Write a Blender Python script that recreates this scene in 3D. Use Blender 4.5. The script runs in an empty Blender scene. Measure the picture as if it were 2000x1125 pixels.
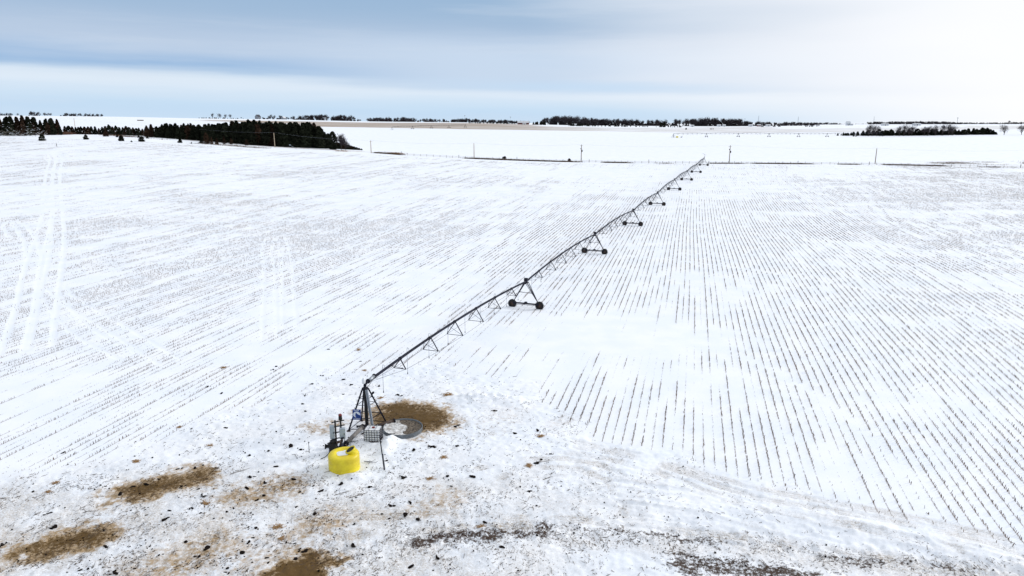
import bpy, bmesh, math, random
import numpy as np
from mathutils import Vector, Matrix
rnd = random.Random(11)
rng = np.random.default_rng(5)
SC = bpy.context.scene
COL = SC.collection
R = math.radians

# ---------------------------------------------------------------- camera
CAMH = 25.0
PITCH = 13.6
FPX = 1333.0                                   # focal length in pixels of a 2000 px wide picture
cd = bpy.data.cameras.new('camera'); cam = bpy.data.objects.new('camera', cd); COL.objects.link(cam)
cam.location = (0, 0, CAMH); cam.rotation_euler = (R(90 - PITCH), 0, 0)
cd.sensor_width = 36; cd.lens = 36 * FPX / 2000; cd.clip_start = 0.5; cd.clip_end = 40000
SC.camera = cam

# ---------------------------------------------------------------- sun, sky, exposure
SUN_EL, SUN_AZ = 20.0, 66.0                    # azimuth clockwise from +Y (the viewing direction)
sd = bpy.data.lights.new('sun', 'SUN'); sun = bpy.data.objects.new('sun', sd); COL.objects.link(sun)
sd.energy = 2.1; sd.angle = R(10); sd.color = (1.0, 0.975, 0.94)
sv = Vector((math.sin(R(SUN_AZ)) * math.cos(R(SUN_EL)), math.cos(R(SUN_AZ)) * math.cos(R(SUN_EL)), math.sin(R(SUN_EL))))
sun.rotation_euler = sv.to_track_quat('Z', 'Y').to_euler()
SC.view_settings.view_transform = 'Standard'; SC.view_settings.look = 'None'
SC.view_settings.exposure = 0.0; SC.view_settings.gamma = 1.0; SC.view_settings.use_curve_mapping = False

W = bpy.data.worlds.new('World'); SC.world = W; W.use_nodes = True
def build_world():
    nt = W.node_tree; N = nt.nodes; L = nt.links; N.clear()
    out = N.new('ShaderNodeOutputWorld'); bg = N.new('ShaderNodeBackground'); L.new(bg.outputs[0], out.inputs[0])
    bg.inputs['Strength'].default_value = 0.1
    sky = N.new('ShaderNodeTexSky'); sky.sky_type = 'NISHITA'; sky.sun_disc = False
    sky.sun_elevation = R(SUN_EL); sky.sun_rotation = R(SUN_AZ)
    tc = N.new('ShaderNodeTexCoord'); sp = N.new('ShaderNodeSeparateXYZ'); L.new(tc.outputs['Generated'], sp.inputs[0])
    def math_(op, a, b=None, c=None, clamp=False):
        n = N.new('ShaderNodeMath'); n.operation = op; n.use_clamp = clamp
        for i, v in enumerate((a, b, c)):
            if v is None: continue
            if isinstance(v, (int, float)): n.inputs[i].default_value = v
            else: L.new(v, n.inputs[i])
        return n.outputs[0]
    def noise(scale, detail=4, rough=0.5, off=(0, 0, 0)):
        m = N.new('ShaderNodeMapping'); m.inputs['Scale'].default_value = scale; m.inputs['Location'].default_value = off
        L.new(tc.outputs['Generated'], m.inputs[0])
        n = N.new('ShaderNodeTexNoise'); n.inputs['Scale'].default_value = 1; n.inputs['Detail'].default_value = detail
        n.inputs['Roughness'].default_value = rough; L.new(m.outputs[0], n.inputs[0]); return n.outputs[0]
    x, y, z = sp.outputs
    n1 = noise((2.2, 2.2, 30), 4, .55); n2 = noise((5, 5, 90), 5, .6, (3, 1, 0)); n3 = noise((1.2, 1.2, 9), 3, .5, (7, 2, 4))
    # cloud layers lie nearly level, dipping a little towards the right
    e = math_('ADD', z, math_('MULTIPLY', x, 0.022))
    e = math_('ADD', e, math_('MULTIPLY', math_('SUBTRACT', n1, .5), .020))
    e = math_('ADD', e, math_('MULTIPLY', math_('SUBTRACT', n2, .5), .010))
    ramp = N.new('ShaderNodeValToRGB'); cr = ramp.color_ramp; cr.interpolation = 'B_SPLINE'
    stops = [(-.02, (.66, .79, .93)), (.006, (.54, .71, .90)), (.018, (.58, .75, .92)), (.032, (.68, .80, .93)), (.042, (.76, .85, .95)),
             (.050, (.68, .80, .92)), (.058, (.26, .45, .715)), (.070, (.34, .51, .75)), (.085, (.52, .63, .79)),
             (.105, (.45, .57, .745)), (.145, (.33, .485, .68)), (.19, (.32, .475, .68)), (.30, (.62, .70, .80)), (.6, (.84, .87, .92)), (1.0, (.93, .94, .96))]
    mp = math_('DIVIDE', math_('ADD', e, .02), 1.02)
    L.new(mp, ramp.inputs[0])
    while len(cr.elements) < len(stops): cr.elements.new(0.5)
    for el, (p, c) in zip(cr.elements, stops): el.position = (p + .02) / 1.02; el.color = (*c, 1)
    # brighter cloud towards the sun on the right
    az = math_('ARCTAN2', x, y)                                   # 0 ahead, positive right
    edge = math_('ADD', az, math_('MULTIPLY', math_('SUBTRACT', n3, .5), .5))
    edge = math_('ADD', edge, math_('MULTIPLY', z, .9))
    wf = N.new('ShaderNodeMapRange'); wf.interpolation_type = 'SMOOTHSTEP'; wf.inputs['From Min'].default_value = .12; wf.inputs['From Max'].default_value = .68
    L.new(edge, wf.inputs[0])
    back = N.new('ShaderNodeMapRange'); back.inputs['From Min'].default_value = 2.4; back.inputs['From Max'].default_value = 1.4
    L.new(az, back.inputs[0]); white = math_('MULTIPLY', wf.outputs[0], back.outputs[0])
    # thin pale veils
    veil = N.new('ShaderNodeMapRange'); veil.interpolation_type = 'SMOOTHSTEP'; veil.inputs['From Min'].default_value = .5; veil.inputs['From Max'].default_value = .72
    L.new(noise((1.6, 1.6, 22), 5, .6, (1, 5, 2)), veil.inputs[0])
    def mix(f, a, b):
        n = N.new('ShaderNodeMix'); n.data_type = 'RGBA'
        if isinstance(f, (int, float)): n.inputs[0].default_value = f
        else: L.new(f, n.inputs[0])
        for k, v in ((6, a), (7, b)):
            if isinstance(v, tuple): n.inputs[k].default_value = (*v, 1)
            else: L.new(v, n.inputs[k])
        return n.outputs[2]
    bf = N.new('ShaderNodeMapRange'); bf.interpolation_type = 'SMOOTHSTEP'; bf.inputs['From Min'].default_value = -.48; bf.inputs['From Max'].default_value = -.02; L.new(az, bf.inputs[0])
    b1 = N.new('ShaderNodeMapRange'); b1.interpolation_type = 'SMOOTHSTEP'; b1.inputs['From Min'].default_value = .035; b1.inputs['From Max'].default_value = .055; L.new(e, b1.inputs[0])
    b2 = N.new('ShaderNodeMapRange'); b2.interpolation_type = 'SMOOTHSTEP'; b2.inputs['From Min'].default_value = .125; b2.inputs['From Max'].default_value = .085; L.new(e, b2.inputs[0])
    ramp_c = mix(math_('MULTIPLY', bf.outputs[0], math_('MULTIPLY', b1.outputs[0], b2.outputs[0])), ramp.outputs[0], (.58, .70, .86))
    c = mix(math_('MULTIPLY', veil.outputs[0], .30), ramp_c, (.68, .76, .87))
    c = mix(math_('MULTIPLY', white, .97), c, (.99, 1.0, 1.03))
    s1 = N.new('ShaderNodeMapRange'); s1.interpolation_type = 'SMOOTHSTEP'; s1.inputs['From Min'].default_value = .014; s1.inputs['From Max'].default_value = .0; L.new(math_('ABSOLUTE', math_('SUBTRACT', e, .052)), s1.inputs[0])
    s2 = N.new('ShaderNodeMapRange'); s2.interpolation_type = 'SMOOTHSTEP'; s2.inputs['From Min'].default_value = .34; s2.inputs['From Max'].default_value = .0; L.new(math_('ABSOLUTE', math_('SUBTRACT', az, .10)), s2.inputs[0])
    c = mix(math_('MULTIPLY', math_('MULTIPLY', s1.outputs[0], s2.outputs[0]), .7), c, (.56, .73, .92))
    sc = N.new('ShaderNodeVectorMath'); sc.operation = 'SCALE'; L.new(c, sc.inputs[0]); sc.inputs[3].default_value = 10.1
    fin = mix(.985, sky.outputs[0], sc.outputs[0])
    L.new(fin, bg.inputs['Color'])
build_world()

# ---------------------------------------------------------------- noise helpers
def _hash(ix, iy, seed):
    h = (ix.astype(np.int64) * 374761393 + iy.astype(np.int64) * 668265263 + seed * 1442695041) & 0xffffffff
    h = ((h ^ (h >> 13)) * 1274126177) & 0xffffffff
    return ((h ^ (h >> 16)) & 0xffffff) / float(0xffffff)
def vnoise(x, y, seed=0):
    ix = np.floor(x); iy = np.floor(y); fx = x - ix; fy = y - iy
    fx = fx * fx * (3 - 2 * fx); fy = fy * fy * (3 - 2 * fy)
    a = _hash(ix, iy, seed); b = _hash(ix + 1, iy, seed); c = _hash(ix, iy + 1, seed); d = _hash(ix + 1, iy + 1, seed)
    return (a * (1 - fx) + b * fx) * (1 - fy) + (c * (1 - fx) + d * fx) * fy
def fbm(x, y, seed=0, o=4, g=.5):
    s = 0; a = 1; t = 0
    for k in range(o):
        s = s + a * vnoise(x * 2 ** k + 17.3 * k, y * 2 ** k - 9.1 * k, seed + k); t += a; a *= g
    return s / t
def sstep(a, b, x):
    t = np.clip((x - a) / (b - a), 0, 1); return t * t * (3 - 2 * t)

# ---------------------------------------------------------------- terrain: measured heights along bearings (column u of the 2000 px view)
near_r = [(0, 0), (60, 0), (92, -.32), (131, .05), (171, -.28), (210, .2), (250, 1.15), (290, 1.45), (328, 2.0), (367, 2.95)]
TAB = {
    -300: [(0, 0), (70, 0), (120, 1.2), (200, 5), (300, 11), (400, 17), (445, 18.4), (520, 17.5), (700, 19), (900, 23), (1300, 36), (1800, 45), (3000, 38), (9500, 30)],
    0: [(0, 0), (70, 0), (120, 1.0), (200, 4.6), (300, 10.6), (400, 16.6), (445, 18.0), (500, 17.6), (700, 18), (900, 22), (1300, 34), (1800, 42.8), (3000, 36), (9500, 30)],
    200: [(0, 0), (70, 0), (120, .7), (200, 3.9), (300, 9.5), (400, 15.6), (450, 17.4), (500, 17.0), (700, 17), (900, 21.5), (1300, 32), (1800, 40.6), (3000, 34), (9500, 28)],
    400: [(0, 0), (70, 0), (120, .4), (200, 3.0), (300, 7.8), (390, 12.2), (432, 13.6), (470, 14.0), (600, 14), (800, 18), (1000, 24.0), (1400, 30.5), (1800, 36), (3000, 31), (9500, 26)],
    540: [(0, 0), (80, 0), (130, .3), (200, 2.2), (300, 6.0), (390, 9.5), (430, 10.5), (470, 10.9), (600, 11), (800, 15.5), (1000, 21.5), (1400, 27.5), (1800, 33.8), (3000, 29), (9500, 25)],
    725: [(0, 0), (90, -.1), (140, .2), (200, 1.6), (300, 4.6), (380, 7.2), (410, 8.0), (430, 7.7), (500, 6.8), (640, 8.2), (745, 11.0), (1000, 19.2), (1400, 24.2), (1800, 28.5), (3000, 27), (9500, 24.5)],
    926: [(0, 0), (60, 0), (92, -.3), (131, 0), (171, .3), (210, 1.1), (250, 2.2), (300, 3.1), (360, 4.3), (403, 5.1), (430, 4.9), (500, 5.0), (640, 7.4), (745, 10.2), (1000, 17.2), (1400, 23.6), (1800, 26), (3000, 25), (9500, 24)],
    1135: [(0, 0), (60, 0), (92, -.32), (131, .05), (171, -.1), (210, .6), (250, 1.5), (290, 1.9), (328, 2.5), (367, 3.1), (400, 3.4), (430, 3.2), (500, 3.6), (640, 6.8), (745, 10.0), (1000, 15.0), (1400, 18.2), (1800, 19.2), (3000, 21), (9500, 22.5)],
    1424: near_r + [(398, 2.75), (430, 2.5), (500, 3.2), (640, 6.6), (745, 9.7), (850, 10.6), (1000, 12.6), (1400, 15.8), (1800, 17), (3000, 19), (9500, 22.5)],
    1709: near_r[:-1] + [(367, 2.5), (395, 2.3), (430, 2.1), (500, 3.0), (640, 6.0), (745, 8.2), (850, 9.3), (1000, 14.6), (1400, 17.4), (1800, 19.3), (3000, 21), (9500, 23)],
    2000: [(0, 0), (60, 0), (92, -.1), (131, .3), (171, .2), (210, .5), (250, .8), (290, .9), (328, 1.1), (367, 1.3), (390, 1.2), (430, 1.3), (500, 2.6), (640, 6.3), (745, 8.6), (850, 10.8), (1000, 16.8), (1400, 18.6), (1800, 19.9), (3000, 21), (9500, 23.2)],
    2400: [(0, 0), (60, 0), (131, .2), (250, .4), (367, .8), (390, .9), (500, 2), (745, 8), (850, 10), (1000, 15), (1800, 19), (3000, 21), (9500, 23)],
}
def pchip(xs, ys, q):
    xs = np.array(xs, float); ys = np.array(ys, float); h = np.diff(xs); d = np.diff(ys) / h
    m = np.zeros(len(xs)); m[0] = d[0]; m[-1] = d[-1]
    for i in range(1, len(xs) - 1):
        if d[i - 1] * d[i] > 0:
            w1 = 2 * h[i] + h[i - 1]; w2 = h[i] + 2 * h[i - 1]; m[i] = (w1 + w2) / (w1 / d[i - 1] + w2 / d[i])
    k = np.clip(np.searchsorted(xs, q) - 1, 0, len(h) - 1); t = (q - xs[k]) / h[k]
    return (ys[k] * (1 + 2 * t) * (1 - t) ** 2 + h[k] * m[k] * t * (1 - t) ** 2 + ys[k + 1] * t * t * (3 - 2 * t) + h[k] * m[k + 1] * t * t * (t - 1))
LF = np.linspace(math.log(20), math.log(9500), 420)
TC = np.linspace(-1.3, 1.3, 261)
_us = sorted(TAB); _ts = [(u - 1000) / 1371 for u in _us]
_cols = np.array([pchip(*zip(*TAB[u]), np.exp(LF)) for u in _us])         # (columns, F)
GRID = np.array([pchip(_ts, _cols[:, j], np.clip(TC, _ts[0], _ts[-1])) for j in range(len(LF))]).T
for _ in range(3):
    GRID[1:-1] = .25 * GRID[:-2] + .5 * GRID[1:-1] + .25 * GRID[2:]
def H(x, y):
    x = np.asarray(x, float); y = np.asarray(y, float); yy = np.maximum(y, 20.0)
    lf = (np.log(np.minimum(yy, 9499)) - LF[0]) / (LF[1] - LF[0]); tt = (np.clip(x / yy, -1.299, 1.299) - TC[0]) / (TC[1] - TC[0])
    i = np.clip(tt.astype(int), 0, len(TC) - 2); j = np.clip(lf.astype(int), 0, len(LF) - 2); a = tt - i; b = lf - j
    return (GRID[i, j] * (1 - a) + GRID[i + 1, j] * a) * (1 - b) + (GRID[i, j + 1] * (1 - a) + GRID[i + 1, j + 1] * a) * b
cp, sp_ = math.cos(R(PITCH)), math.sin(R(PITCH))
def proj(x, y, z):
    dz = CAMH - z; d = y * cp + dz * sp_; v = (dz * cp - y * sp_) / d
    return 1000 + FPX * x / d, 562.5 + FPX * v
def hit(u, v):
    """where the line of sight through a point of the photograph meets the ground"""
    a = (u - 1000) / FPX; b = (v - 562.5) / FPX
    dy = cp - b * sp_; dz = -sp_ - b * cp; dx = a
    s = 5.0; step = .5; prev = s
    while s < 9000:
        if CAMH + dz * s < float(H(dx * s, dy * s)): break
        prev = s; s += step; step *= 1.01
    lo, hi = prev, s
    for _ in range(30):
        m = (lo + hi) / 2
        if CAMH + dz * m < float(H(dx * m, dy * m)): hi = m
        else: lo = m
    return dx * hi, dy * hi
def at(u, F):
    z = 0
    for _ in range(8):
        x = (u - 1000) / FPX * (F * cp + (CAMH - z) * sp_); z = float(H(x, F))
    return x, F

# ---------------------------------------------------------------- masks on the ground
def seg_dist(x, y, pts):
    d = np.full(np.shape(x), 1e9)
    for (x0, y0), (x1, y1) in zip(pts[:-1], pts[1:]):
        dx, dy = x1 - x0, y1 - y0; t = np.clip(((x - x0) * dx + (y - y0) * dy) / (dx * dx + dy * dy + 1e-9), 0, 1)
        d = np.minimum(d, np.hypot(x - x0 - t * dx, y - y0 - t * dy))
    return d
PIV = hit(717, 833)
ARM = np.array([14.25, 39.2]); SPAN = float(np.hypot(*ARM)); ARM = ARM / SPAN
def wpath(pts): return [hit(*p) for p in pts]
def offs(path, o):
    out = []
    for i, p in enumerate(path):
        a = path[max(0, i - 1)]; b = path[min(len(path) - 1, i + 1)]; dx, dy = b[0] - a[0], b[1] - a[1]; l = math.hypot(dx, dy)
        out.append((p[0] - dy / l * o, p[1] + dx / l * o))
    return out
TRACKS = []
def track(pts, gauge=2.0, w=.38, k=.93):
    p = wpath(pts); TRACKS.append((offs(p, gauge / 2), w, k)); TRACKS.append((offs(p, -gauge / 2), w, k))
track([(97, 298), (104, 310), (98, 335), (93, 370), (93, 420), (84, 455), (70, 500), (58, 545), (50, 600), (34, 655), (22, 690)], 2.2, .26)
track([(104, 298), (116, 312), (110, 335), (108, 370), (112, 420), (113, 460), (108, 510), (98, 560), (90, 610), (78, 680)], 2.3, .26)
track([(108, 560), (125, 582), (175, 612), (240, 650), (330, 705)], 2.2, .2, .7)
track([(98, 580), (150, 640), (190, 665), (260, 700)], 2.2, .2, .65)
track([(66, 500), (58, 468), (38, 440), (20, 432), (16, 442), (30, 462)], 2.2, .28)
track([(527, 660), (527, 600), (526, 540), (522, 490), (527, 466), (548, 462), (553, 480), (560, 510), (566, 640)], 1.7, .16, .6)
def boundary(u):
    bu = [-400, 0, 100, 200, 300, 420, 560, 700, 850, 930, 1050, 1075, 1110, 1200, 1300, 1400, 1500, 1600, 1700, 1800, 1900, 2000, 2400]
    bv = [990, 935, 915, 893, 868, 815, 750, 712, 705, 735, 762, 790, 830, 862, 885, 920, 945, 965, 990, 1015, 1040, 1075, 1200]
    return np.interp(u, bu, bv)
RDIR = np.array([math.sin(R(14.5)), math.cos(R(14.5))]); RN = np.array([RDIR[1], -RDIR[0]]); RSP = .79
def rowcoord(x, y):
    """across-row distance: straight rows that sway a little, more so to the right"""
    a = x * RN[0] + y * RN[1]; s = x * RDIR[0] + y * RDIR[1]
    g = sstep(5, 60, a)
    a = a - g * (3.2 * np.sin((s - 62) / 38.0) * np.exp(-((s - 90) / 70) ** 2) + .035 * np.maximum(0, s - 120) * sstep(20, 110, a) )
    a = a + .5 * np.sin(s / 23.0 + a * .04) * .25
    return a, s
def roughzone(x, y):
    """1 inside the trodden yard round the pivot point and the drive along the bottom, 0 in the rows"""
    u, v = proj(x, y, 0 * x)
    w = v - boundary(u) + (fbm(x * .25, y * .25, 31, 3) - .5) * 70
    m = sstep(-18, 22, w)
    return np.where(y > 75, 0, m)
def snowcover(x, y):
    """0 = bare stubble standing proud, 1 = drifted over"""
    a, s = rowcoord(x, y)
    n1 = fbm(x / 16 + y * .01, y / 6.5, 41, 3)                          # drifts lying across the view
    n2 = fbm(a / 3.0, s / 46, 51, 3)                                    # streaks along the rows
    n3 = fbm(x / 45, y / 40, 61, 2)
    left = sstep(8, -30, x - .2 * (y - 40))
    farr = sstep(130, 230, y)
    k = np.clip(left * .75 + farr * .25 * (1 - left), 0, 1)
    n4 = fbm(a / 1.3, s / 26, 57, 2)
    c = (1 - k) * (.5 + (n1 - .5) * .44) + k * (.22 * n1 + .45 * n2 + .33 * n4)
    c = .5 + (c - .5) * (1 - .05 * k)
    c = c + (n3 - .5) * .26 - .05
    c = c - .05 * (1 - k)
    c = c + (fbm(a / .79, s / 7.0, 43, 2) - .5) * .46 * (1 - .4 * farr)       # single rows drift over for a few metres
    c = c + (.02 - .10 * sstep(190, 140, y) * sstep(-20, -50, x)) * left * sstep(60, 85, y) + .055 * farr
    c = c + .28 * np.exp(-((x - 12) / 14) ** 2 - ((y - 76) / 13) ** 2)     # the blown-clean snow beside the first span
    c = c + .16 * np.exp(-((y - 330 - .02 * x) / 40) ** 2) * sstep(-60, 40, x)
    c = c - .10 * sstep(25, 60, x) * sstep(120, 60, y)
    u = x / np.maximum(y, 1)
    c = c - .12 * sstep(.45, .65, u) * sstep(180, 260, y)
    return c
def trackmask(x, y, extra=0.0, rings=True):
    m = np.zeros(np.shape(x))
    for p, w, st in TRACKS:
        d = seg_dist(x, y, p); m = np.maximum(m, st * sstep(w + .2 + extra, w - .05 + extra, d))
    r = np.hypot(x - PIV[0], y - PIV[1])                               # ruts of the drive towers
    for k in range(1, 9 if rings else 1):
        m = np.maximum(m, .7 * sstep(.55 + extra, .3 + extra, np.abs(r - k * SPAN)))
    return m
def capsule(x, y, a, b, r):
    d = seg_dist(x, y, [hit(*a), hit(*b)]); return sstep(r * 1.9, 0, d)
RUTS = []
for pts_ in ([(930, 915), (1030, 897), (1110, 895), (1180, 908), (1225, 935), (1240, 970), (1215, 1005)], [(960, 935), (1060, 912), (1130, 915), (1185, 935), (1205, 965)], [(1080, 868), (1180, 880), (1280, 903), (1380, 938), (1490, 975), (1700, 1012), (1900, 1050), (2060, 1100)],
              [(1080, 880), (1180, 893), (1280, 918), (1370, 955), (1480, 995), (1690, 1035), (1880, 1075)], [(1120, 862), (1240, 885), (1360, 920), (1500, 958), (1720, 998), (1960, 1050)], [(700, 1010), (850, 1005), (1000, 1010), (1150, 1015), (1300, 1030), (1500, 1052), (1750, 1090)], [(620, 1050), (850, 1032), (1050, 1022)]):
    for o_ in (-.28, 0, .26): RUTS.append(offs(wpath(pts_), o_))
def rutmask(x, y):
    m = np.zeros(np.shape(x))
    for p in RUTS: m = np.maximum(m, sstep(.16, .03, seg_dist(x + .25 * (fbm(x, y, 12, 2) - .5), y, p)))
    return m * sstep(.30, .55, fbm(x * .5, y * .5, 13, 2))
STAINS = [((762, 808), (838, 818), 1.35, 1.1), ((805, 832), (850, 826), 1.1, .9), ((855, 828), (882, 828), .7, .6), ((250, 966), (395, 925), .95, .85), ((285, 955), (350, 938), .6, 1.0), ((75, 1072), (190, 1040), .85, .85),
          ((110, 1062), (160, 1050), .6, 1.0), ((465, 968), (590, 940), 1.0, .5), ((575, 1122), (605, 1104), .75, 1.25), ((590, 1030), (650, 1016), .9, .45), ((330, 1105), (430, 1065), 1.6, .42),
          ((840, 985), (880, 970), 1.0, .36), ((615, 836), (650, 828), .8, .42), ((480, 1120), (560, 1080), 1.6, .36), ((950, 845), (1000, 800), 1.6, .22), ((690, 1010), (640, 1050), 1.4, .28), ((20, 1100), (0, 1060), 1.2, .35),
          ((1075, 828), (1110, 815), .7, .25), ((1110, 830), (1180, 790), 1.2, .12)]
MUD = [((600, 1100), (800, 1058), .60, .62), ((800, 1056), (960, 1040), .42, 1.12), ((960, 1042), (1060, 1030), .36, 1.0), ((1060, 1030), (1180, 1030), .5, .35), ((1180, 1030), (1260, 1040), .5, .62),
       ((1260, 1040), (1420, 1062), .5, .4), ((1450, 1060), (1640, 1085), .7, .5), ((1640, 1085), (1900, 1112), .45, .55), ((1310, 1105), (1400, 1112), .34, 1.15), ((1330, 1088), (1450, 1100), .40, 1.0), ((1150, 1032), (1420, 1062), .22, .95),
       ((1430, 1112), (1600, 1126), .38, 1.15), ((1600, 1085), (1900, 1116), .22, .95), ((820, 955), (850, 955), .22, .8), ((650, 936), (700, 928), .25, .5), ((1040, 1095), (1080, 1090), .3, .4)]
ROADC = [hit(*p) for p in ((-60, 262), (100, 262), (200, 263), (285, 267), (340, 272), (420, 279), (500, 285), (580, 290), (660, 294), (740, 299))]
BANKS = [(757, 862, .55, .35), (754, 872, .5, .45), (751, 884, .45, .4), (770, 862, .5, .25), (672, 936, .7, .22), (650, 930, .35, .12), (695, 934, .6, .28), (640, 922, .5, .15), (712, 925, .4, .15), (728, 872, .7, .15), (712, 866, .5, .2), (955, 770, 2.2, .35), (910, 775, 1.5, .25), (1010, 785, 1.2, .2)]
def relief(x, y):
    """small modelled relief of the near snow: trodden lumps, drifts, ruts"""
    near = sstep(150, 60, y)
    z = .10 * (fbm(x / 9, y / 4.5, 71, 3) - .5) * near
    z = z + .35 * (fbm(x / 60, y / 40, 72, 3) - .5) * sstep(120, 300, y) * sstep(420, 380, y)
    rz = roughzone(x, y)
    z = z + rz * (.22 * (fbm(x * .9, y * .9, 73, 4, .6) - .5) + .10 * (fbm(x * 4, y * 4, 74, 2) - .5))
    nb = y < 60
    if np.any(nb):
        zz = np.zeros(np.shape(x)); xb, yb = x[nb], y[nb]; u, v = proj(xb, yb, 0 * xb)
        band = np.exp(-((v - np.interp(u, [500, 1000, 1250, 1500, 2000], [1085, 1035, 1035, 1062, 1118])) / 26) ** 2) * sstep(450, 700, u)
        rm_ = rutmask(xb, yb); zz[nb] += -.055 * rm_
        zz[nb] += band * (.30 * (fbm(xb * 2.2, yb * 2.2, 76, 3, .65) - .5) - .08)
        bank = np.exp(-((v - np.interp(u, [1000, 1200, 1400, 1600, 1800, 2000], [950, 965, 1000, 1010, 1050, 1100])) / 20) ** 2) * sstep(1000, 1200, u)
        for bu, bv, br, bh in BANKS:
            bx, by = hit(bu, bv); zz[nb] += bh * np.exp(-((xb - bx) ** 2 + (yb - by) ** 2) / br ** 2) * (.5 + 1.0 * fbm(xb * 3, yb * 3, 78, 3))
        zz[nb] += .28 * bank * fbm(xb * .35, yb * .35, 77, 3); z = z + zz
    z = z - .035 * trackmask(x, y, 0, False) * sstep(200, 120, y)
    return z
def drive_ruts(x, y):
    """curving wheel ruts on the drive that sweeps past the yard"""
    u, v = proj(x, y, 0 * x)
    vv = v - np.interp(u, [600, 1000, 1200, 1350, 1600, 2000], [1010, 930, 905, 925, 985, 1060])
    inside = sstep(900, 1080, u) * sstep(-25, 5, vv) * sstep(150, 90, vv)
    n = fbm(vv * .20, u * .004, 75, 3, .7)
    return inside * (n - .5)

# ---------------------------------------------------------------- materials
def nodes(m):
    m.use_nodes = True; nt = m.node_tree; nt.nodes.clear()
    out = nt.nodes.new('ShaderNodeOutputMaterial'); b = nt.nodes.new('ShaderNodeBsdfPrincipled'); nt.links.new(b.outputs[0], out.inputs[0])
    return nt, b
MATS = {}
def mat(name, col, rough=.6, metal=0., var=.25, scale=6., bump=.0, spec=.5, col2=None, objvar=0.):
    if name in MATS: return MATS[name]
    m = bpy.data.materials.new(name); nt, b = nodes(m); N, L = nt.nodes, nt.links
    tc = N.new('ShaderNodeTexCoord'); n = N.new('ShaderNodeTexNoise'); n.inputs['Scale'].default_value = scale; n.inputs['Detail'].default_value = 5
    L.new(tc.outputs['Object'], n.inputs[0])
    r = N.new('ShaderNodeMapRange'); r.inputs['From Min'].default_value = .3; r.inputs['From Max'].default_value = .7; L.new(n.outputs[0], r.inputs[0])
    mx = N.new('ShaderNodeMix'); mx.data_type = 'RGBA'; L.new(r.outputs[0], mx.inputs[0])
    c2 = col2 or tuple(min(1, c * (1 + var)) for c in col); c1 = tuple(c * (1 - var) for c in col)
    mx.inputs[6].default_value = (*c1, 1); mx.inputs[7].default_value = (*c2, 1)
    cout = mx.outputs[2]
    if objvar:
        oi = N.new('ShaderNodeObjectInfo'); hs = N.new('ShaderNodeHueSaturation'); mr = N.new('ShaderNodeMapRange')
        mr.inputs['To Min'].default_value = 1 - objvar; mr.inputs['To Max'].default_value = 1 + objvar; L.new(oi.outputs['Random'], mr.inputs[0]); L.new(mr.outputs[0], hs.inputs['Value'])
        L.new(cout, hs.inputs['Color']); cout = hs.outputs[0]
    L.new(cout, b.inputs['Base Color']); b.inputs['Roughness'].default_value = rough; b.inputs['Metallic'].default_value = metal
    b.inputs['Specular IOR Level'].default_value = spec
    if bump:
        bp = N.new('ShaderNodeBump'); bp.inputs['Strength'].default_value = bump; bp.inputs['Distance'].default_value = .03; L.new(n.outputs[0], bp.inputs['Height']); L.new(bp.outputs[0], b.inputs['Normal'])
    MATS[name] = m; return m
M_GALV = mat('galvanised steel', (.33, .36, .40), .45, .6, .25, 9)
M_DARKST = mat('weathered dark steel', (.018, .019, .030), .8, 0, .45, 4, 0, .15)
M_PIPE = mat('dull steel pipe', (.016, .017, .030), .8, 0, .4, .6, 0, .15)
M_BLACK = mat('black rubber', (.008, .008, .009), .8, 0, .4, 8, .2)
M_RIM = mat('rusty rim', (.05, .03, .022), .7, .2, .5, 7)
M_YEL = mat('yellow plastic', (.62, .47, .012), .45, 0, .05, 1.3, .15, col2=(.82, .68, .02))
M_WHITEPL = mat('white plastic', (.75, .77, .80), .4, 0, .06, 3)
M_GREYBOX = mat('grey enamel', (.36, .42, .48), .45, .1, .12, 4)
M_BLUE = mat('blue sign paint', (.006, .04, .22), .4, 0, .15, 6)
M_SIGNW = mat('white sign paint', (.72, .78, .86), .5, 0, .06, 10)
M_RED = mat('red paint', (.16, .012, .012), .5, 0, .3, 10)
M_WOOD = mat('weathered pole wood', (.20, .15, .115), .85, 0, .3, 3)
M_WOODL = mat('pale pole wood', (.42, .33, .24), .85, 0, .2, 3)
M_POST = mat('fence post wood', (.07, .055, .05), .85, 0, .4, 5)
M_CLOD = mat('frozen manure', (.009, .006, .005), .95, 0, .6, 14, .3, .1)
M_STRAW = mat('damp straw', (.33, .20, .09), .9, 0, .35, 18, .3)
M_STALK = mat('corn stubble', (.07, .030, .014), .9, 0, .45, .25, 0, .1, col2=(.19, .105, .05))
M_LITTER = mat('corn litter', (.055, .032, .02), .9, 0, .6, 1.3, col2=(.17, .11, .06))
M_CEDAR = mat('dark cedar foliage', (.016, .019, .011), .95, 0, .5, .5, 0, .1, objvar=.45)
M_CEDARB = mat('brown cedar foliage', (.042, .024, .015), .95, 0, .5, .5, 0, .1, objvar=.4)
M_BARK = mat('grey bark', (.055, .045, .042), .95, 0, .3, 2, 0, .1, objvar=.2)
M_TWIG = mat('bare twigs', (.050, .042, .048), .95, 0, .3, 1, 0, .1, objvar=.3)
M_SCRUB = mat('brown scrub', (.11, .065, .035), .95, 0, .4, 1, 0, .1, objvar=.3)
M_SNOWLUMP = mat('packed snow', (.82, .85, .89), .7, 0, .04, 5, .2)
M_BRICKRED = mat('red barn boards', (.16, .04, .04), .8, 0, .2, .5)
M_WALLW = mat('white boards', (.62, .64, .67), .7, 0, .08, .5)
M_WALLG = mat('grey boards', (.22, .24, .27), .7, 0, .15, .5)
M_ROOFD = mat('dark shingle', (.05, .055, .07), .8, 0, .2, .5)
M_GLASS = mat('dark glass', (.02, .025, .03), .1, 0, .1, 2)
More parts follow.
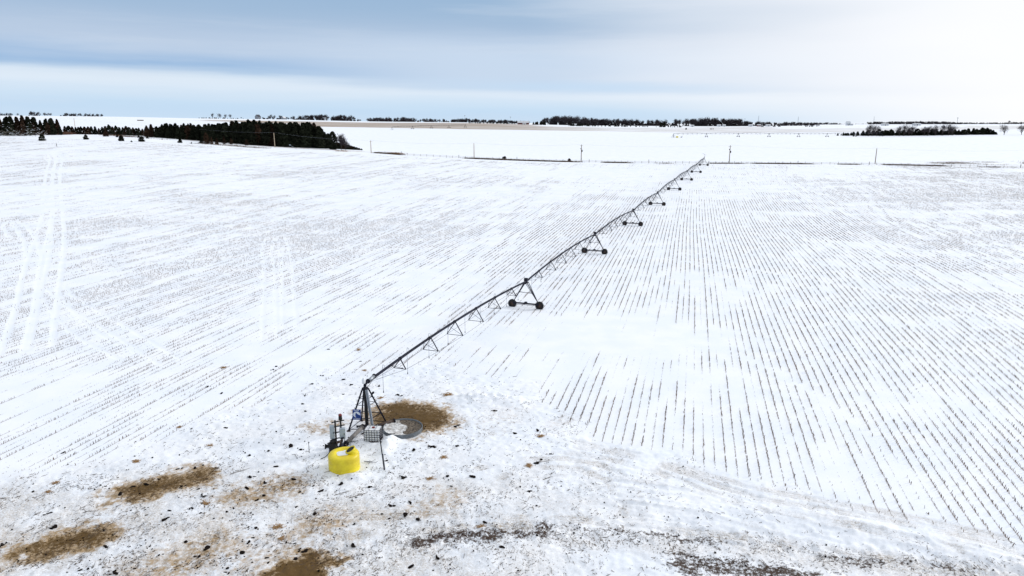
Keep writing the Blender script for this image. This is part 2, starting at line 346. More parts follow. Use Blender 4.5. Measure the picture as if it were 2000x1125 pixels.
M_CARP = mat('silver car paint', (.32, .37, .42), .3, .5, .05, 1)

def ground_material():
    m = bpy.data.materials.new('snow over stubble'); nt, b = nodes(m); N, L = nt.nodes, nt.links
    geo = N.new('ShaderNodeNewGeometry')
    def attr(n): a = N.new('ShaderNodeAttribute'); a.attribute_name = n; return a.outputs['Fac']
    def noise(scale, detail=4, rough=.55, vec=(1, 1, 1)):
        mp = N.new('ShaderNodeMapping'); mp.inputs['Scale'].default_value = vec; L.new(geo.outputs['Position'], mp.inputs[0])
        n = N.new('ShaderNodeTexNoise'); n.inputs['Scale'].default_value = scale; n.inputs['Detail'].default_value = detail; n.inputs['Roughness'].default_value = rough
        L.new(mp.outputs[0], n.inputs[0]); return n.outputs[0]
    def mth(op, a, b_=None, clamp=False):
        n = N.new('ShaderNodeMath'); n.operation = op; n.use_clamp = clamp
        for i, v in enumerate((a, b_)):
            if v is None: continue
            if isinstance(v, (int, float)): n.inputs[i].default_value = v
            else: L.new(v, n.inputs[i])
        return n.outputs[0]
    def rng_(v, a, b_, lo=0, hi=1):
        n = N.new('ShaderNodeMapRange'); n.interpolation_type = 'SMOOTHSTEP'
        for i, q in ((1, a), (2, b_), (3, lo), (4, hi)):
            if isinstance(q, (int, float)): n.inputs[i].default_value = q
            else: L.new(q, n.inputs[i])
        L.new(v, n.inputs[0]); return n.outputs[0]
    def mix(f, a, b_):
        n = N.new('ShaderNodeMix'); n.data_type = 'RGBA'; L.new(f, n.inputs[0])
        for k, v in ((6, a), (7, b_)):
            if isinstance(v, tuple): n.inputs[k].default_value = (*v, 1)
            else: L.new(v, n.inputs[k])
        return n.outputs[2]
    fine = noise(9, 6, .7); mid = noise(1.6, 5, .6); speck = noise(14, 3, .8); big = noise(.22, 3, .5)
    c = mix(rng_(big, .35, .65), (.81, .86, .935), (.865, .895, .945))
    # trodden snow is a little dirty and speckled
    yard = attr('yard')
    grit = rng_(noise(8, 7, .85), .38, .60)
    c = mix(mth('MULTIPLY', mth('MULTIPLY', rng_(noise(.28, 4, .6), .34, .62, .22, 1.0), grit), mth('MULTIPLY', yard, .80)), c, (.40, .345, .28))
    c = mix(mth('MULTIPLY', rng_(noise(1.7, 6, .75), .50, .68), mth('MULTIPLY', yard, .38)), c, (.44, .42, .41))
    c = mix(mth('MULTIPLY', rng_(speck, .58, .68), mth('MULTIPLY', yard, .6)), c, (.10, .070, .048))
    # brown stains of hay and manure
    st = attr('stain')
    s1 = rng_(mth('ADD', mth('MULTIPLY', st, 1.15), mth('MULTIPLY', mth('SUBTRACT', noise(2.2, 7, .75), .5), 2.6)), .15, .9)
    c = mix(mth('MULTIPLY', s1, rng_(st, 0, .5, 0, .85)), c, (.33, .205, .072))
    s2 = rng_(mth('ADD', mth('MULTIPLY', st, 1.0), mth('MULTIPLY', mth('SUBTRACT', noise(4.0, 8, .82), .5), 3.2)), .52, 1.05)
    c = mix(mth('MULTIPLY', s2, rng_(st, .2, .9, 0, .95)), c, (.085, .044, .005))
    md = attr('mud')
    m1 = rng_(mth('ADD', md, mth('MULTIPLY', mth('SUBTRACT', noise(4, 8, .8), .5), 3.6)), .60, 1.1)
    c = mix(mth('MULTIPLY', m1, rng_(md, 0, .4)), c, (.055, .036, .027))
    # thin stubble lines and far stubble fields
    rw = attr('rows'); rc = attr('rowc')
    fr = mth('ABSOLUTE', mth('SUBTRACT', mth('FRACT', rc), .5))
    line = rng_(fr, .085, .03)
    brk = rng_(mth('ADD', noise(2.2, 4, .7), mth('MULTIPLY', rw, .22)), .60, .74)
    c = mix(mth('MULTIPLY', mth('MULTIPLY', line, brk), mth('MULTIPLY', rw, .62)), c, (.14, .080, .050))
    fs = attr('farstubble')
    strk = noise(.02, 5, .65, (1, 7, 1))
    strk2 = noise(.006, 4, .65, (1, 10, 1))
    f1 = rng_(mth('ADD', fs, mth('MULTIPLY', mth('SUBTRACT', strk, .5), 1.6)), .3, 1.1)
    c = mix(mth('MULTIPLY', f1, rng_(fs, 0, .5)), c, mix(rng_(strk2, .4, .62), (.42, .365, .31), (.27, .18, .115)))
    vg = attr('verge')
    v1 = rng_(mth('ADD', vg, mth('MULTIPLY', mth('SUBTRACT', noise(.35, 5, .7), .5), 1.5)), .35, .9)
    c = mix(v1, c, (.30, .20, .125))
    L.new(c, b.inputs['Base Color']); b.inputs['Roughness'].default_value = .75; b.inputs['Specular IOR Level'].default_value = .25
    bp = N.new('ShaderNodeBump'); bp.inputs['Distance'].default_value = .12
    L.new(mth('ADD', mth('MULTIPLY', noise(3.2, 6, .65), mth('ADD', yard, .12)), mth('MULTIPLY', noise(.5, 3, .5, (1, 2.5, 1)), .5)), bp.inputs['Height'])
    bp.inputs['Strength'].default_value = .45; L.new(bp.outputs[0], b.inputs['Normal'])
    return m

# ---------------------------------------------------------------- the ground sheet
def build_ground():
    ts = np.concatenate([np.linspace(-1.35, -.84, 26)[:-1], np.linspace(-.84, .84, 760), np.linspace(.84, 1.35, 26)[1:]])
    ys = [-40, -20, 0, 10, 18, 24, 28]; y = 30.0
    while y < 78: ys.append(y); y += .125
    st = .13
    while y < 460: ys.append(y); y += st; st *= 1.011 if st < .9 else 1.0
    while y < 9400: ys.append(y); y *= 1.012
    ys = np.array(ys)
    T, Y = np.meshgrid(ts, ys); X = T * (np.maximum(Y, 0) + 14)
    x = X.ravel(); y = Y.ravel()
    z = H(x, y) + relief(x, y)
    near = y < 110
    z[near] += .17 * drive_ruts(x[near], y[near])
    nv = len(x); nc = len(ts); nr = len(ys)
    me = bpy.data.meshes.new('snowy_ground'); me.vertices.add(nv)
    me.vertices.foreach_set('co', np.column_stack([x, y, z]).astype(np.float32).ravel())
    i = np.arange(nr - 1)[:, None] * nc + np.arange(nc - 1)[None, :]
    q = np.stack([i, i + 1, i + nc + 1, i + nc], -1).reshape(-1, 4)
    me.loops.add(q.size); me.loops.foreach_set('vertex_index', q.ravel().astype(np.int32))
    me.polygons.add(len(q)); me.polygons.foreach_set('loop_start', (np.arange(len(q)) * 4).astype(np.int32))
    me.polygons.foreach_set('use_smooth', np.ones(len(q), bool))
    me.update()
    def put(name, v):
        a = me.attributes.new(name, 'FLOAT', 'POINT'); a.data.foreach_set('value', np.clip(v, 0, None).astype(np.float32))
    stn = np.zeros(nv); mud = np.zeros(nv); nn = y < 80
    xn, yn = x[nn], y[nn]
    wx = xn + (fbm(xn * .9, yn * .9, 81, 5, .65) - .5) * 3.6; wy = yn + (fbm(xn * .9, yn * .9, 85, 5, .65) - .5) * 2.8
    s = np.zeros(len(xn)); m_ = np.zeros(len(xn))
    for a, b, r, k in STAINS: s = np.maximum(s, k * 1.2 * capsule(wx, wy, (a[0]*.87+b[0]*.13, a[1]*.87+b[1]*.13), (b[0]*.87+a[0]*.13, b[1]*.87+a[1]*.13), r * 1.95))
    for a, b, r, k in MUD: m_ = np.maximum(m_, k * .98 * capsule(wx, wy, a, b, r * 1.9))
    stn[nn] = s; mud[nn] = m_; put('stain', stn); put('mud', mud)
    yd = np.zeros(nv); yz = roughzone(xn, yn); u, v = proj(xn, yn, 0 * xn)
    dirt = np.interp(u, [-200, 300, 900, 1150, 1300, 2200], [1.0, 1.1, .85, .36, .2, .1]) * (.25 + .75 * sstep(860, 1010, v)) * sstep(700, 800, v)
    dirt = np.maximum(dirt, .72 * sstep(44, 6, np.abs(v - np.interp(u, [500, 1000, 1500, 2000], [1100, 1040, 1075, 1130]))))
    yd[nn] = yz * dirt + .8 * np.clip(drive_ruts(xn, yn), 0, 1) * 2 + .85 * rutmask(xn, yn); put('yard', yd)
    a, s_ = rowcoord(x, y); put('rowc', a / RSP + 500.5)
    rows = (1 - roughzone(x, y)) * (1 - trackmask(x, y)) * sstep(.58, .40, snowcover(x, y)) * sstep(388, 378, y + .0 * x) * sstep(27, 30, y)
    fieldtop = np.interp(x / np.maximum(y, 1), [-.9, -.6, -.3, 0, .8], [405, 398, 392, 380, 374])
    rows *= sstep(fieldtop + 2, fieldtop - 6, y)
    put('rows', rows)
    fs = np.zeros(nv); uu = 1000 + 1371 * x / np.maximum(y, 1)
    fs += sstep(935, 975, y + 18 * np.sin(x / 160)) * sstep(1560, 1480, y) * sstep(380, 640, uu) * .95
    fs += sstep(1180, 1240, y) * sstep(1500, 1440, y) * sstep(360, 420, uu) * sstep(620, 480, uu) * .7
    fs *= 1 - .75 * sstep(1250, 1330, y) * sstep(1020, 1080, uu) * sstep(1400, 1250, uu)
    fs *= 1 - .8 * sstep(1500, 1540, uu) * sstep(1900, 1860, uu) * sstep(1180, 1260, y)
    fs += .5 * sstep(1240, 1250, y) * sstep(1290, 1280, y) * sstep(150, 380, uu) * sstep(420, 400, uu)
    fs *= np.interp(uu, [950, 1200], [1, .62])
    put('farstubble', fs)
    rd = seg_dist(x, y, [(p[0], p[1] + 6) for p in ROADC])
    vg = sstep(6.5, 3.0, np.abs(rd - 0.5)) * sstep(230, 320, uu) * sstep(760, 700, uu) * .62
    vg += .5 * sstep(5, 1, np.abs(y - 388 - .0 * x)) * sstep(1820, 1900, uu)
    vg += .45 * sstep(6, 1, np.abs(y - 404)) * sstep(1700, 1850, uu)
    put('verge', vg * (y > 300))
    o = bpy.data.objects.new('snowy_ground', me); COL.objects.link(o); me.materials.append(ground_material())
    o['kind'] = 'structure'
    return o
build_ground()
def G(x, y):
    x = np.asarray(x, float); y = np.asarray(y, float); return H(x, y) + relief(x, y)
def Gs(x, y): return float(G(np.array([x]), np.array([y]))[0])

# ---------------------------------------------------------------- mesh builder
class MB:
    def __init__(s): s.v = []; s.f = []; s.m = []; s.mats = []; s.sm = []
    def mi(s, m):
        if m not in s.mats: s.mats.append(m)
        return s.mats.index(m)
    def face(s, idx, m, smooth=False): s.f.append(idx); s.m.append(m); s.sm.append(smooth)
    def bar(s, p0, p1, w, h=None, mat=None, up=(0, 0, 1)):
        h = h or w; k = s.mi(mat); p0 = Vector(p0); p1 = Vector(p1); d = (p1 - p0).normalized(); up = Vector(up)
        if abs(d.dot(up)) > .98: up = Vector((1, 0, 0))
        a = d.cross(up).normalized(); b = a.cross(d).normalized(); n = len(s.v)
        for p in (p0, p1):
            for i, j in ((-1, -1), (1, -1), (1, 1), (-1, 1)): s.v.append(p + a * (w / 2 * i) + b * (h / 2 * j))
        for q in ((0, 1, 5, 4), (1, 2, 6, 5), (2, 3, 7, 6), (3, 0, 4, 7), (3, 2, 1, 0), (4, 5, 6, 7)): s.face([n + t for t in q], k)
    def box(s, c, d, mat, rot=0):
        k = s.mi(mat); n = len(s.v); M = Matrix.Rotation(rot, 3, 'Z'); c = Vector(c)
        for z in (-1, 1):
            for i, j in ((-1, -1), (1, -1), (1, 1), (-1, 1)): s.v.append(c + M @ Vector((i * d[0] / 2, j * d[1] / 2, z * d[2] / 2)))
        for q in ((0, 1, 5, 4), (1, 2, 6, 5), (2, 3, 7, 6), (3, 0, 4, 7), (3, 2, 1, 0), (4, 5, 6, 7)): s.face([n + t for t in q], k)
    def tube(s, p0, p1, r0, r1=None, n=8, mat=None, caps=True):
        r1 = r0 if r1 is None else r1; k = s.mi(mat); p0 = Vector(p0); p1 = Vector(p1); d = (p1 - p0)
        if d.length < 1e-6: return
        d.normalize(); up = Vector((0, 0, 1)) if abs(d.z) < .95 else Vector((1, 0, 0)); a = d.cross(up).normalized(); b = a.cross(d); o = len(s.v)
        for p, r in ((p0, r0), (p1, r1)):
            for i in range(n): t = 2 * math.pi * i / n; s.v.append(p + a * (r * math.cos(t)) + b * (r * math.sin(t)))
        for i in range(n): j = (i + 1) % n; s.face([o + i, o + j, o + n + j, o + n + i], k, n > 5)
        if caps: s.face([o + i for i in range(n)][::-1], k); s.face([o + n + i for i in range(n)], k)
    def poly(s, pts, r, n=8, mat=None):
        for a, b in zip(pts[:-1], pts[1:]): s.tube(a, b, r, r, n, mat)
    def lathe(s, prof, n=32, mat=None, c=(0, 0, 0), smooth=True, wob=0):
        k = s.mi(mat); o = len(s.v); c = Vector(c)
        for r, z in prof:
            for i in range(n):
                t = 2 * math.pi * i / n; q = 1 + wob * math.sin(3 * t + z * 7) * .5; s.v.append(c + Vector((r * q * math.cos(t), r * q * math.sin(t), z)))
        for a in range(len(prof) - 1):
            for i in range(n): j = (i + 1) % n; s.face([o + a * n + i, o + a * n + j, o + (a + 1) * n + j, o + (a + 1) * n + i], k, smooth)
    def add(s, verts, faces, mat, smooth=False):
        k = s.mi(mat); o = len(s.v); s.v += [Vector(p) for p in verts]
        for f in faces: s.face([o + i for i in f], k, smooth)
    def mesh(s, name):
        me = bpy.data.meshes.new(name); me.from_pydata([tuple(p) for p in s.v], [], s.f)
        for m in s.mats: me.materials.append(m)
        me.polygons.foreach_set('material_index', s.m); me.polygons.foreach_set('use_smooth', s.sm); me.update(); return me
    def build(s, name, parent=None, loc=None):
        o = bpy.data.objects.new(name, s.mesh(name)); COL.objects.link(o)
        if parent: o.parent = parent
        if loc is not None: o.location = loc
        return o
def tag(o, label, cat, group=None, kind=None):
    o['label'] = label; o['category'] = cat
    if group: o['group'] = group
    if kind: o['kind'] = kind
    return o
def empty(name, loc, rz=0, label=None, cat=None, group=None):
    o = bpy.data.objects.new(name, None); COL.objects.link(o); o.location = loc; o.rotation_euler = (0, 0, rz); o.empty_display_size = .2
    if label: tag(o, label, cat, group)
    return o
def link_copy(o, parent=None):
    c = o.copy(); COL.objects.link(c)
    if parent: c.parent = parent
    for ch in list(o.children): link_copy(ch, c)
    return c
def big_mesh(name, V, Q, mats, mi=None, tri=False):
    k = 3 if tri else 4
    me = bpy.data.meshes.new(name); me.vertices.add(len(V)); me.vertices.foreach_set('co', np.asarray(V, np.float32).ravel())
    me.loops.add(Q.size); me.loops.foreach_set('vertex_index', Q.ravel().astype(np.int32)); me.polygons.add(len(Q))
    me.polygons.foreach_set('loop_start', (np.arange(len(Q)) * k).astype(np.int32))
    for m in mats: me.materials.append(m)
    if mi is not None: me.polygons.foreach_set('material_index', mi.astype(np.int32))
    me.update(); o = bpy.data.objects.new(name, me); COL.objects.link(o); return o

# ---------------------------------------------------------------- standing corn stubble (far too many to count)
def prisms(base, top, w):
    """three-sided prisms from base to top points"""
    n = len(base); a = rng.uniform(0, 2 * np.pi, n); V = np.zeros((n, 6, 3))
    d = top - base; d /= np.linalg.norm(d, axis=1)[:, None] + 1e-9
    ref = np.where(np.abs(d[:, 2:3]) > .7, np.array([[1., 0, 0]]), np.array([[0, 0, 1.]]))
    p = np.cross(d, ref); p /= np.linalg.norm(p, axis=1)[:, None]; q = np.cross(d, p)
    for k in range(3):
        o = (p * np.cos(a + k * 2.094)[:, None] + q * np.sin(a + k * 2.094)[:, None]) * w[:, None]
        V[:, k] = base + o; V[:, 3 + k] = top + o * .8
    i = np.arange(n)[:, None] * 6
    Q = np.concatenate([i + np.array([[0, 1, 4, 3]]), i + np.array([[1, 2, 5, 4]]), i + np.array([[2, 0, 3, 5]])])
    return V.reshape(-1, 3), Q
def stubble(name, y0, y1, step, wid, hmul, label):
    # sample in row coordinates by inverting the sway with a fixed-point step
    smin, smax = y0 * .8 - 90, y1 + 130
    amin, amax = -1.0 * y1 - 20, .9 * y1 + 20
    rows = np.arange(math.floor(amin / RSP), math.ceil(amax / RSP)); ss = np.arange(smin, smax, step)
    outx, outy = [], []
    for blk in np.array_split(rows, max(1, len(rows) // 60)):
        Rr, Ss = np.meshgrid(blk * RSP, ss); r = Rr.ravel().astype(float); s = Ss.ravel() + rng.uniform(-.4, .4, Rr.size) * step
        a = r.copy()
        for _ in range(4):
            x = a * RN[0] + s * RDIR[0]; y = a * RN[1] + s * RDIR[1]; cur, _s = rowcoord(x, y); a += (r - cur)
        x = a * RN[0] + s * RDIR[0]; y = a * RN[1] + s * RDIR[1]
        k = (y > y0) & (y < y1) & (np.abs(x) < .80 * (y + 14)); outx.append(x[k]); outy.append(y[k])
    x = np.concatenate(outx); y = np.concatenate(outy)
    x = x + rng.normal(0, .022, len(x)); y = y + rng.normal(0, .022, len(x))
    ft = np.interp(x / y, [-.9, -.6, -.3, 0, .8], [405, 398, 392, 380, 374])
    cov = snowcover(x, y) + (fbm(x / 1.4, y / 1.4, 91, 2) - .5) * .16 + (_hash(np.round(rowcoord(x, y)[0] / RSP), np.zeros_like(x), 5) - .5) * .07
    expo = np.clip((.60 - cov) / .22, 0, 1)
    k = (rng.random(len(x)) < .25 + .75 * expo) & (expo > .02) & (rng.random(len(x)) > roughzone(x, y) * 1.05) & (rng.random(len(x)) > trackmask(x, y, .12)) & (y < ft)
    k &= rng.random(len(x)) < .30 + .70 * sstep(.30, .62, vnoise(x * 1.7 + 31, y * 1.7, 97))
    x, y, expo = x[k], y[k], expo[k]
    h = (.03 + .19 * expo ** 1.7 * rng.uniform(.5, 1.15, len(x))) * hmul
    z = G(x, y); base = np.column_stack([x, y, z - .03]); ln = rng.normal(0, .18, (len(x), 2)) * h[:, None]
    top = np.column_stack([x + ln[:, 0], y + ln[:, 1], z + h])
    V, Q = prisms(base, top, wid * rng.uniform(.7, 1.3, len(x)) * (.75 + .7 * expo ** 2))
    o = big_mesh(name, V, Q, [M_STALK]); tag(o, label, 'stubble', kind='stuff'); print(name, len(x)); return o
stubble('corn_stubble', 29, 110, .17, .014, 1.0, 'rows of cut corn stalks standing out of the near snow')
stubble('corn_stubble', 110, 240, .30, .025, .85, 'rows of cut corn stalks in the middle of the snowy field')
stubble('corn_stubble', 240, 408, .55, .046, .66, 'rows of cut corn stalks in the far part of the snowy field')

# ---------------------------------------------------------------- loose litter on the trodden snow
def litter():
    n = 110000; u = rng.uniform(-150, 2150, n); yy = rng.uniform(29, 72, n)
    x = (u - 1000) / FPX * (yy * cp + CAMH * sp_); _, v = proj(x, yy, 0)
    rz = roughzone(x, yy)
    dens = np.interp(u, [-200, 300, 900, 1150, 1400, 2200], [.8, 1, .9, .5, .26, .2]) * (.25 + .75 * sstep(800, 980, v))
    band = sstep(34, 8, np.abs(v - np.interp(u, [500, 1000, 1500, 2000], [1098, 1038, 1078, 1120])))
    for a, b, r, k in MUD + STAINS: dens = dens + .9 * k * capsule(x, yy, a, b, r * 1.3)
    dens = dens + .8 * band + 1.4 * np.exp(-((u - 1110) / 60) ** 2 - ((v - 815) / 35) ** 2)
    cl = fbm(x * .8, yy * .8, 95, 3); p = rz * dens * sstep(.38, .66, cl) * .8
    k = rng.random(n) < p; x, yy = x[k], yy[k]; n = len(x); z = G(x, yy)
    L_ = rng.gamma(1.8, .07, n).clip(.03, .7); a = rng.uniform(0, np.pi, n) * .6 + (rng.random(n) < .4) * 1.2; tilt = rng.normal(.12, .22, n)
    d = np.column_stack([np.cos(a) * np.cos(tilt), np.sin(a) * np.cos(tilt), np.abs(np.sin(tilt))]) * (L_ / 2)[:, None]
    c = np.column_stack([x, yy, z + .012]); V, Q = prisms(c - d * [[1, 1, 0]], c + d, rng.uniform(.007, .018, n))
    # small crumbs of dirt as squat prisms
    m = 55000; u = rng.uniform(-150, 2150, m); y2 = rng.uniform(29, 72, m); x2 = (u - 1000) / FPX * (y2 * cp + CAMH * sp_); _, v = proj(x2, y2, 0)
    dn = np.interp(u, [-200, 300, 900, 1150, 1400, 2200], [.5, .8, .8, .35, .08, .05]) * (.3 + .7 * sstep(760, 950, v))
    dn = dn + .8 * sstep(34, 6, np.abs(v - np.interp(u, [500, 1000, 1500, 2000], [1098, 1038, 1074, 1120]))) * sstep(560, 800, u)
    for aa, b, r, kk in MUD + STAINS: dn = dn + 1.1 * kk * capsule(x2, y2, aa, b, r * 1.25)
    k = rng.random(m) < roughzone(x2, y2) * dn * sstep(.42, .7, fbm(x2 * .9, y2 * .9, 99, 3)); x2, y2 = x2[k], y2[k]; z2 = G(x2, y2); w2 = rng.gamma(1.4, .014, len(x2)).clip(.008, .09)
    V2, Q2 = prisms(np.column_stack([x2, y2, z2 - .02]), np.column_stack([x2 + w2 * .3, y2, z2 + w2 * .8]), w2)
    # a lid on each crumb
    i = np.arange(len(x2))[:, None] * 6; Q2 = np.concatenate([Q2, i + np.array([[3, 4, 5, 5]])]) if False else Q2
    Vv = np.concatenate([V, V2]); Qq = np.concatenate([Q, Q2 + len(V)]); mi = np.concatenate([np.zeros(len(Q)), np.ones(len(Q2))])
    o = big_mesh('corn_litter', Vv, Qq, [M_LITTER, M_CLOD], mi); tag(o, 'scattered bits of corn stalk and dirt lying on the trodden snow', 'litter', kind='stuff'); print('litter', n, len(x2))
litter()

# ---------------------------------------------------------------- frozen manure clods and straw clumps
def lump_mesh(name, r, flat, seed, material, bumps=.35, sub=2):
    bm = bmesh.new(); bmesh.ops.create_icosphere(bm, subdivisions=sub, radius=1); q = random.Random(seed)
    dirs = [Vector((q.uniform(-1, 1), q.uniform(-1, 1), q.uniform(-.3, 1))).normalized() for _ in range(7)]; amp = [q.uniform(-.6, 1) for _ in dirs]
    for v in bm.verts:
        s = 1 + bumps * sum(a * max(0, v.co.normalized().dot(d)) ** 5 for a, d in zip(amp, dirs)) + q.uniform(-.08, .08)
        v.co = Vector((v.co.x * r * s * 1.25, v.co.y * r * s, max(-.3, v.co.z) * r * flat * s))
    me = bpy.data.meshes.new(name); bm.to_mesh(me); bm.free(); me.materials.append(material); return me
CL = [lump_mesh('manure_clod', 1, .55, k, M_CLOD, 1.1, 3) for k in range(6)]
big_clods = [(441, 836), (122, 885), (298, 895), (64, 961), (96, 1002), (109, 1030), (323, 1014), (332, 998), (263, 1110), (445, 1111), (226, 1120), (390, 1086), (404, 1071), (483, 956), (206, 1068), (4, 1065), (310, 936), (287, 946), (260, 951),
             (234, 966), (355, 952), (388, 954), (399, 971), (382, 915), (423, 913), (348, 915), (524, 882), (484, 890), (539, 912), (487, 932), (517, 942), (575, 939), (516, 970), (585, 962), (627, 959), (722, 952), (789, 934), (881, 949),
             (874, 931), (770, 988), (801, 981), (760, 1012), (792, 1007), (816, 1015), (500, 1033), (576, 1090), (595, 1075), (691, 1065), (854, 1089), (801, 1107), (474, 1079), (615, 1005), (923, 933), (1075, 888), (1048, 905), (1036, 960), (540, 716), (534, 722),
             (1050, 842), (1005, 847), (967, 802), (672, 742), (740, 754), (778, 772), (784, 773), (670, 770), (686, 752), (595, 773), (631, 735), (610, 750), (704, 706), (642, 682), (405, 755), (432, 769), (808, 880), (848, 874), (844, 873), (893, 872), (896, 831), (890, 834), (587, 879), (597, 804), (568, 872)]
GM = 'dark frozen manure clods scattered on the snow'
def clod(x, y, r, k):
    o = bpy.data.objects.new('manure_clod', CL[k % 6]); COL.objects.link(o); o.location = (x, y, Gs(x, y) + r * .12); o.scale = (r, r * rnd.uniform(.7, 1.1), r * rnd.uniform(.7, 1.2)); o.rotation_euler = (0, 0, rnd.uniform(0, 6.3))
    return tag(o, 'dark lump of frozen manure lying on the trodden snow', 'manure clod', GM)
for k, (u, v) in enumerate(big_clods):
    x, y = hit(u, v); clod(x, y, rnd.uniform(.07, .135), k)
    if rnd.random() < .5: clod(x + rnd.uniform(-.35, .35), y + rnd.uniform(-.2, .2), rnd.uniform(.04, .09), k + 1); clod(x + rnd.uniform(-.6, .6), y + rnd.uniform(-.3, .3), rnd.uniform(.02, .05), k + 2)
cnt = 0
while cnt < 138:
    u = rnd.uniform(0, 1250); v = rnd.uniform(700, 1124); x, y = hit(u, v)
    dn = np.interp(u, [0, 500, 950, 1250], [.7, 1, .8, .15]) * np.interp(v, [700, 850, 1124], [.35, .6, 1])
    if v < boundary(u) or rnd.random() > dn: continue
    if fbm(np.array([x * .5]), np.array([y * .5]), 77, 2)[0] < .52: continue
    clod(x, y, min(.10, .025 + rnd.expovariate(1 / .024)), cnt); cnt += 1
def straw_mesh(seed):
    q = random.Random(seed); m = MB()
    for _ in range(46):
        a = q.uniform(0, 6.3); l = q.uniform(.15, .45); c = Vector((q.gauss(0, .24), q.gauss(0, .17), q.uniform(.0, .10))); d = Vector((math.cos(a), math.sin(a), q.uniform(-.2, .35))) * l / 2
        m.bar(c - d, c + d, .028, .02, M_STRAW)
    m.add([(math.cos(t * .7) * .3 * q.uniform(.7, 1.1), math.sin(t * .7) * .22 * q.uniform(.7, 1.1), .01) for t in range(9)] + [(0, 0, .09)], [(t, (t + 1) % 9, 9) for t in range(9)], M_STRAW)
    return m.mesh('straw_clump')
SM = [straw_mesh(k) for k in range(3)]
for k, (u, v, s) in enumerate([(265, 901, 1), (108, 943, .8), (401, 984, 1), (542, 1030, 1.1), (549, 1052, .8), (839, 934, 1), (866, 894, 1), (876, 772, 1.5), (743, 778, 1), (1033, 910, 1), (1056, 852, 1), (700, 683, 1), (712, 724, .8), (437, 718, 1), (95, 962, .8), (940, 1027, 1), (350, 835, .7), (410, 870, .7)]):
    x, y = hit(u, v); o = bpy.data.objects.new('straw_clump', SM[k % 3]); COL.objects.link(o); o.location = (x, y, Gs(x, y)); s *= .75; o.scale = (s, s, s); o.rotation_euler = (0, 0, k * 1.3)
    tag(o, 'small tan clump of loose straw dropped on the snow', 'straw clump', 'tan straw clumps on the snow')

# ---------------------------------------------------------------- centre pivot irrigators
TOWH = 3.72; APEX_Z = 3.72
def drive_tower_parts():
    """local: x along the arm, y along the base beam, z up; returns a prototype mesh object with children"""
    m = MB(); tr = .55
    for sy in (-1, 1):
        m.bar((.0, sy * .12, APEX_Z), (0, sy * 1.92, .72), .10, .10, M_DARKST)
        m.bar((-.55, sy * .16, APEX_Z - .05), (0, sy * 1.86, .80), .07, .07, M_DARKST)
        m.bar((.55, sy * .16, APEX_Z - .05), (0, sy * 1.86, .80), .07, .07, M_DARKST)
    m.bar((0, -.98, 2.25), (0, .98, 2.25), .05, .05, M_DARKST)
    m.bar((-.25, -.98, 2.25), (.25, .98, 2.25), .035, .035, M_DARKST)
    m.box((0, 0, APEX_Z - .08), (1.15, .36, .12), M_DARKST)
    root = m.build('drive_tower')
    b = MB(); b.bar((0, -1.95, .66), (0, 1.95, .66), .17, .17, M_DARKST); b.bar((-.12, -1.8, .50), (-.12, 1.8, .50), .05, .05, M_DARKST); b.build('base_beam', root)
    g = MB(); g.tube((-.2, .15, .72), (.26, .15, .72), .15, .15, 12, M_DARKST); g.box((.0, -.02, .80), (.26, .34, .22), M_DARKST); g.build('drive_motor', root)
    for sy in (-1, 1):
        w = MB(); c = (0, 0, 0)
        prof = [(.34, -.14), (.50, -.155), (.585, -.12), (.60, 0), (.585, .12), (.50, .155), (.34, .14), (.34, -.14)]
        w.lathe(prof, 22, M_BLACK); w.lathe([(.34, -.02), (.12, -.06), (.001, -.06)], 22, M_RIM); w.lathe([(.34, .02), (.12, .0), (.001, .0)], 22, M_RIM)
        for i in range(22):                                                        # lugs
            t = i * 2 * math.pi / 22; w.bar((.60 * math.cos(t), .60 * math.sin(t), -.13), (.60 * math.cos(t + .12), .60 * math.sin(t + .12), .13), .05, .05, M_BLACK)
        o = w.build('wheel', root, (0, sy * 2.02, .50)); o.rotation_euler = (0, R(90), 0)
    g = MB(); g.tube((-.16, sy * .0 + 1.62, .70), (.16, 1.62, .70), .16, .16, 10, M_DARKST); g.tube((-.16, -1.62, .70), (.16, -1.62, .70), .16, .16, 10, M_DARKST); g.build('gearbox', root)
    g = MB(); g.box((.1, .0, APEX_Z + .38), (.34, .42, .40), M_DARKST); g.bar((.1, .3, APEX_Z + .05), (.1, .3, APEX_Z + .75), .05, .05, M_DARKST); g.build('control_box', root)
    return root
def arch(t): return .60 * 4 * t * (1 - t)
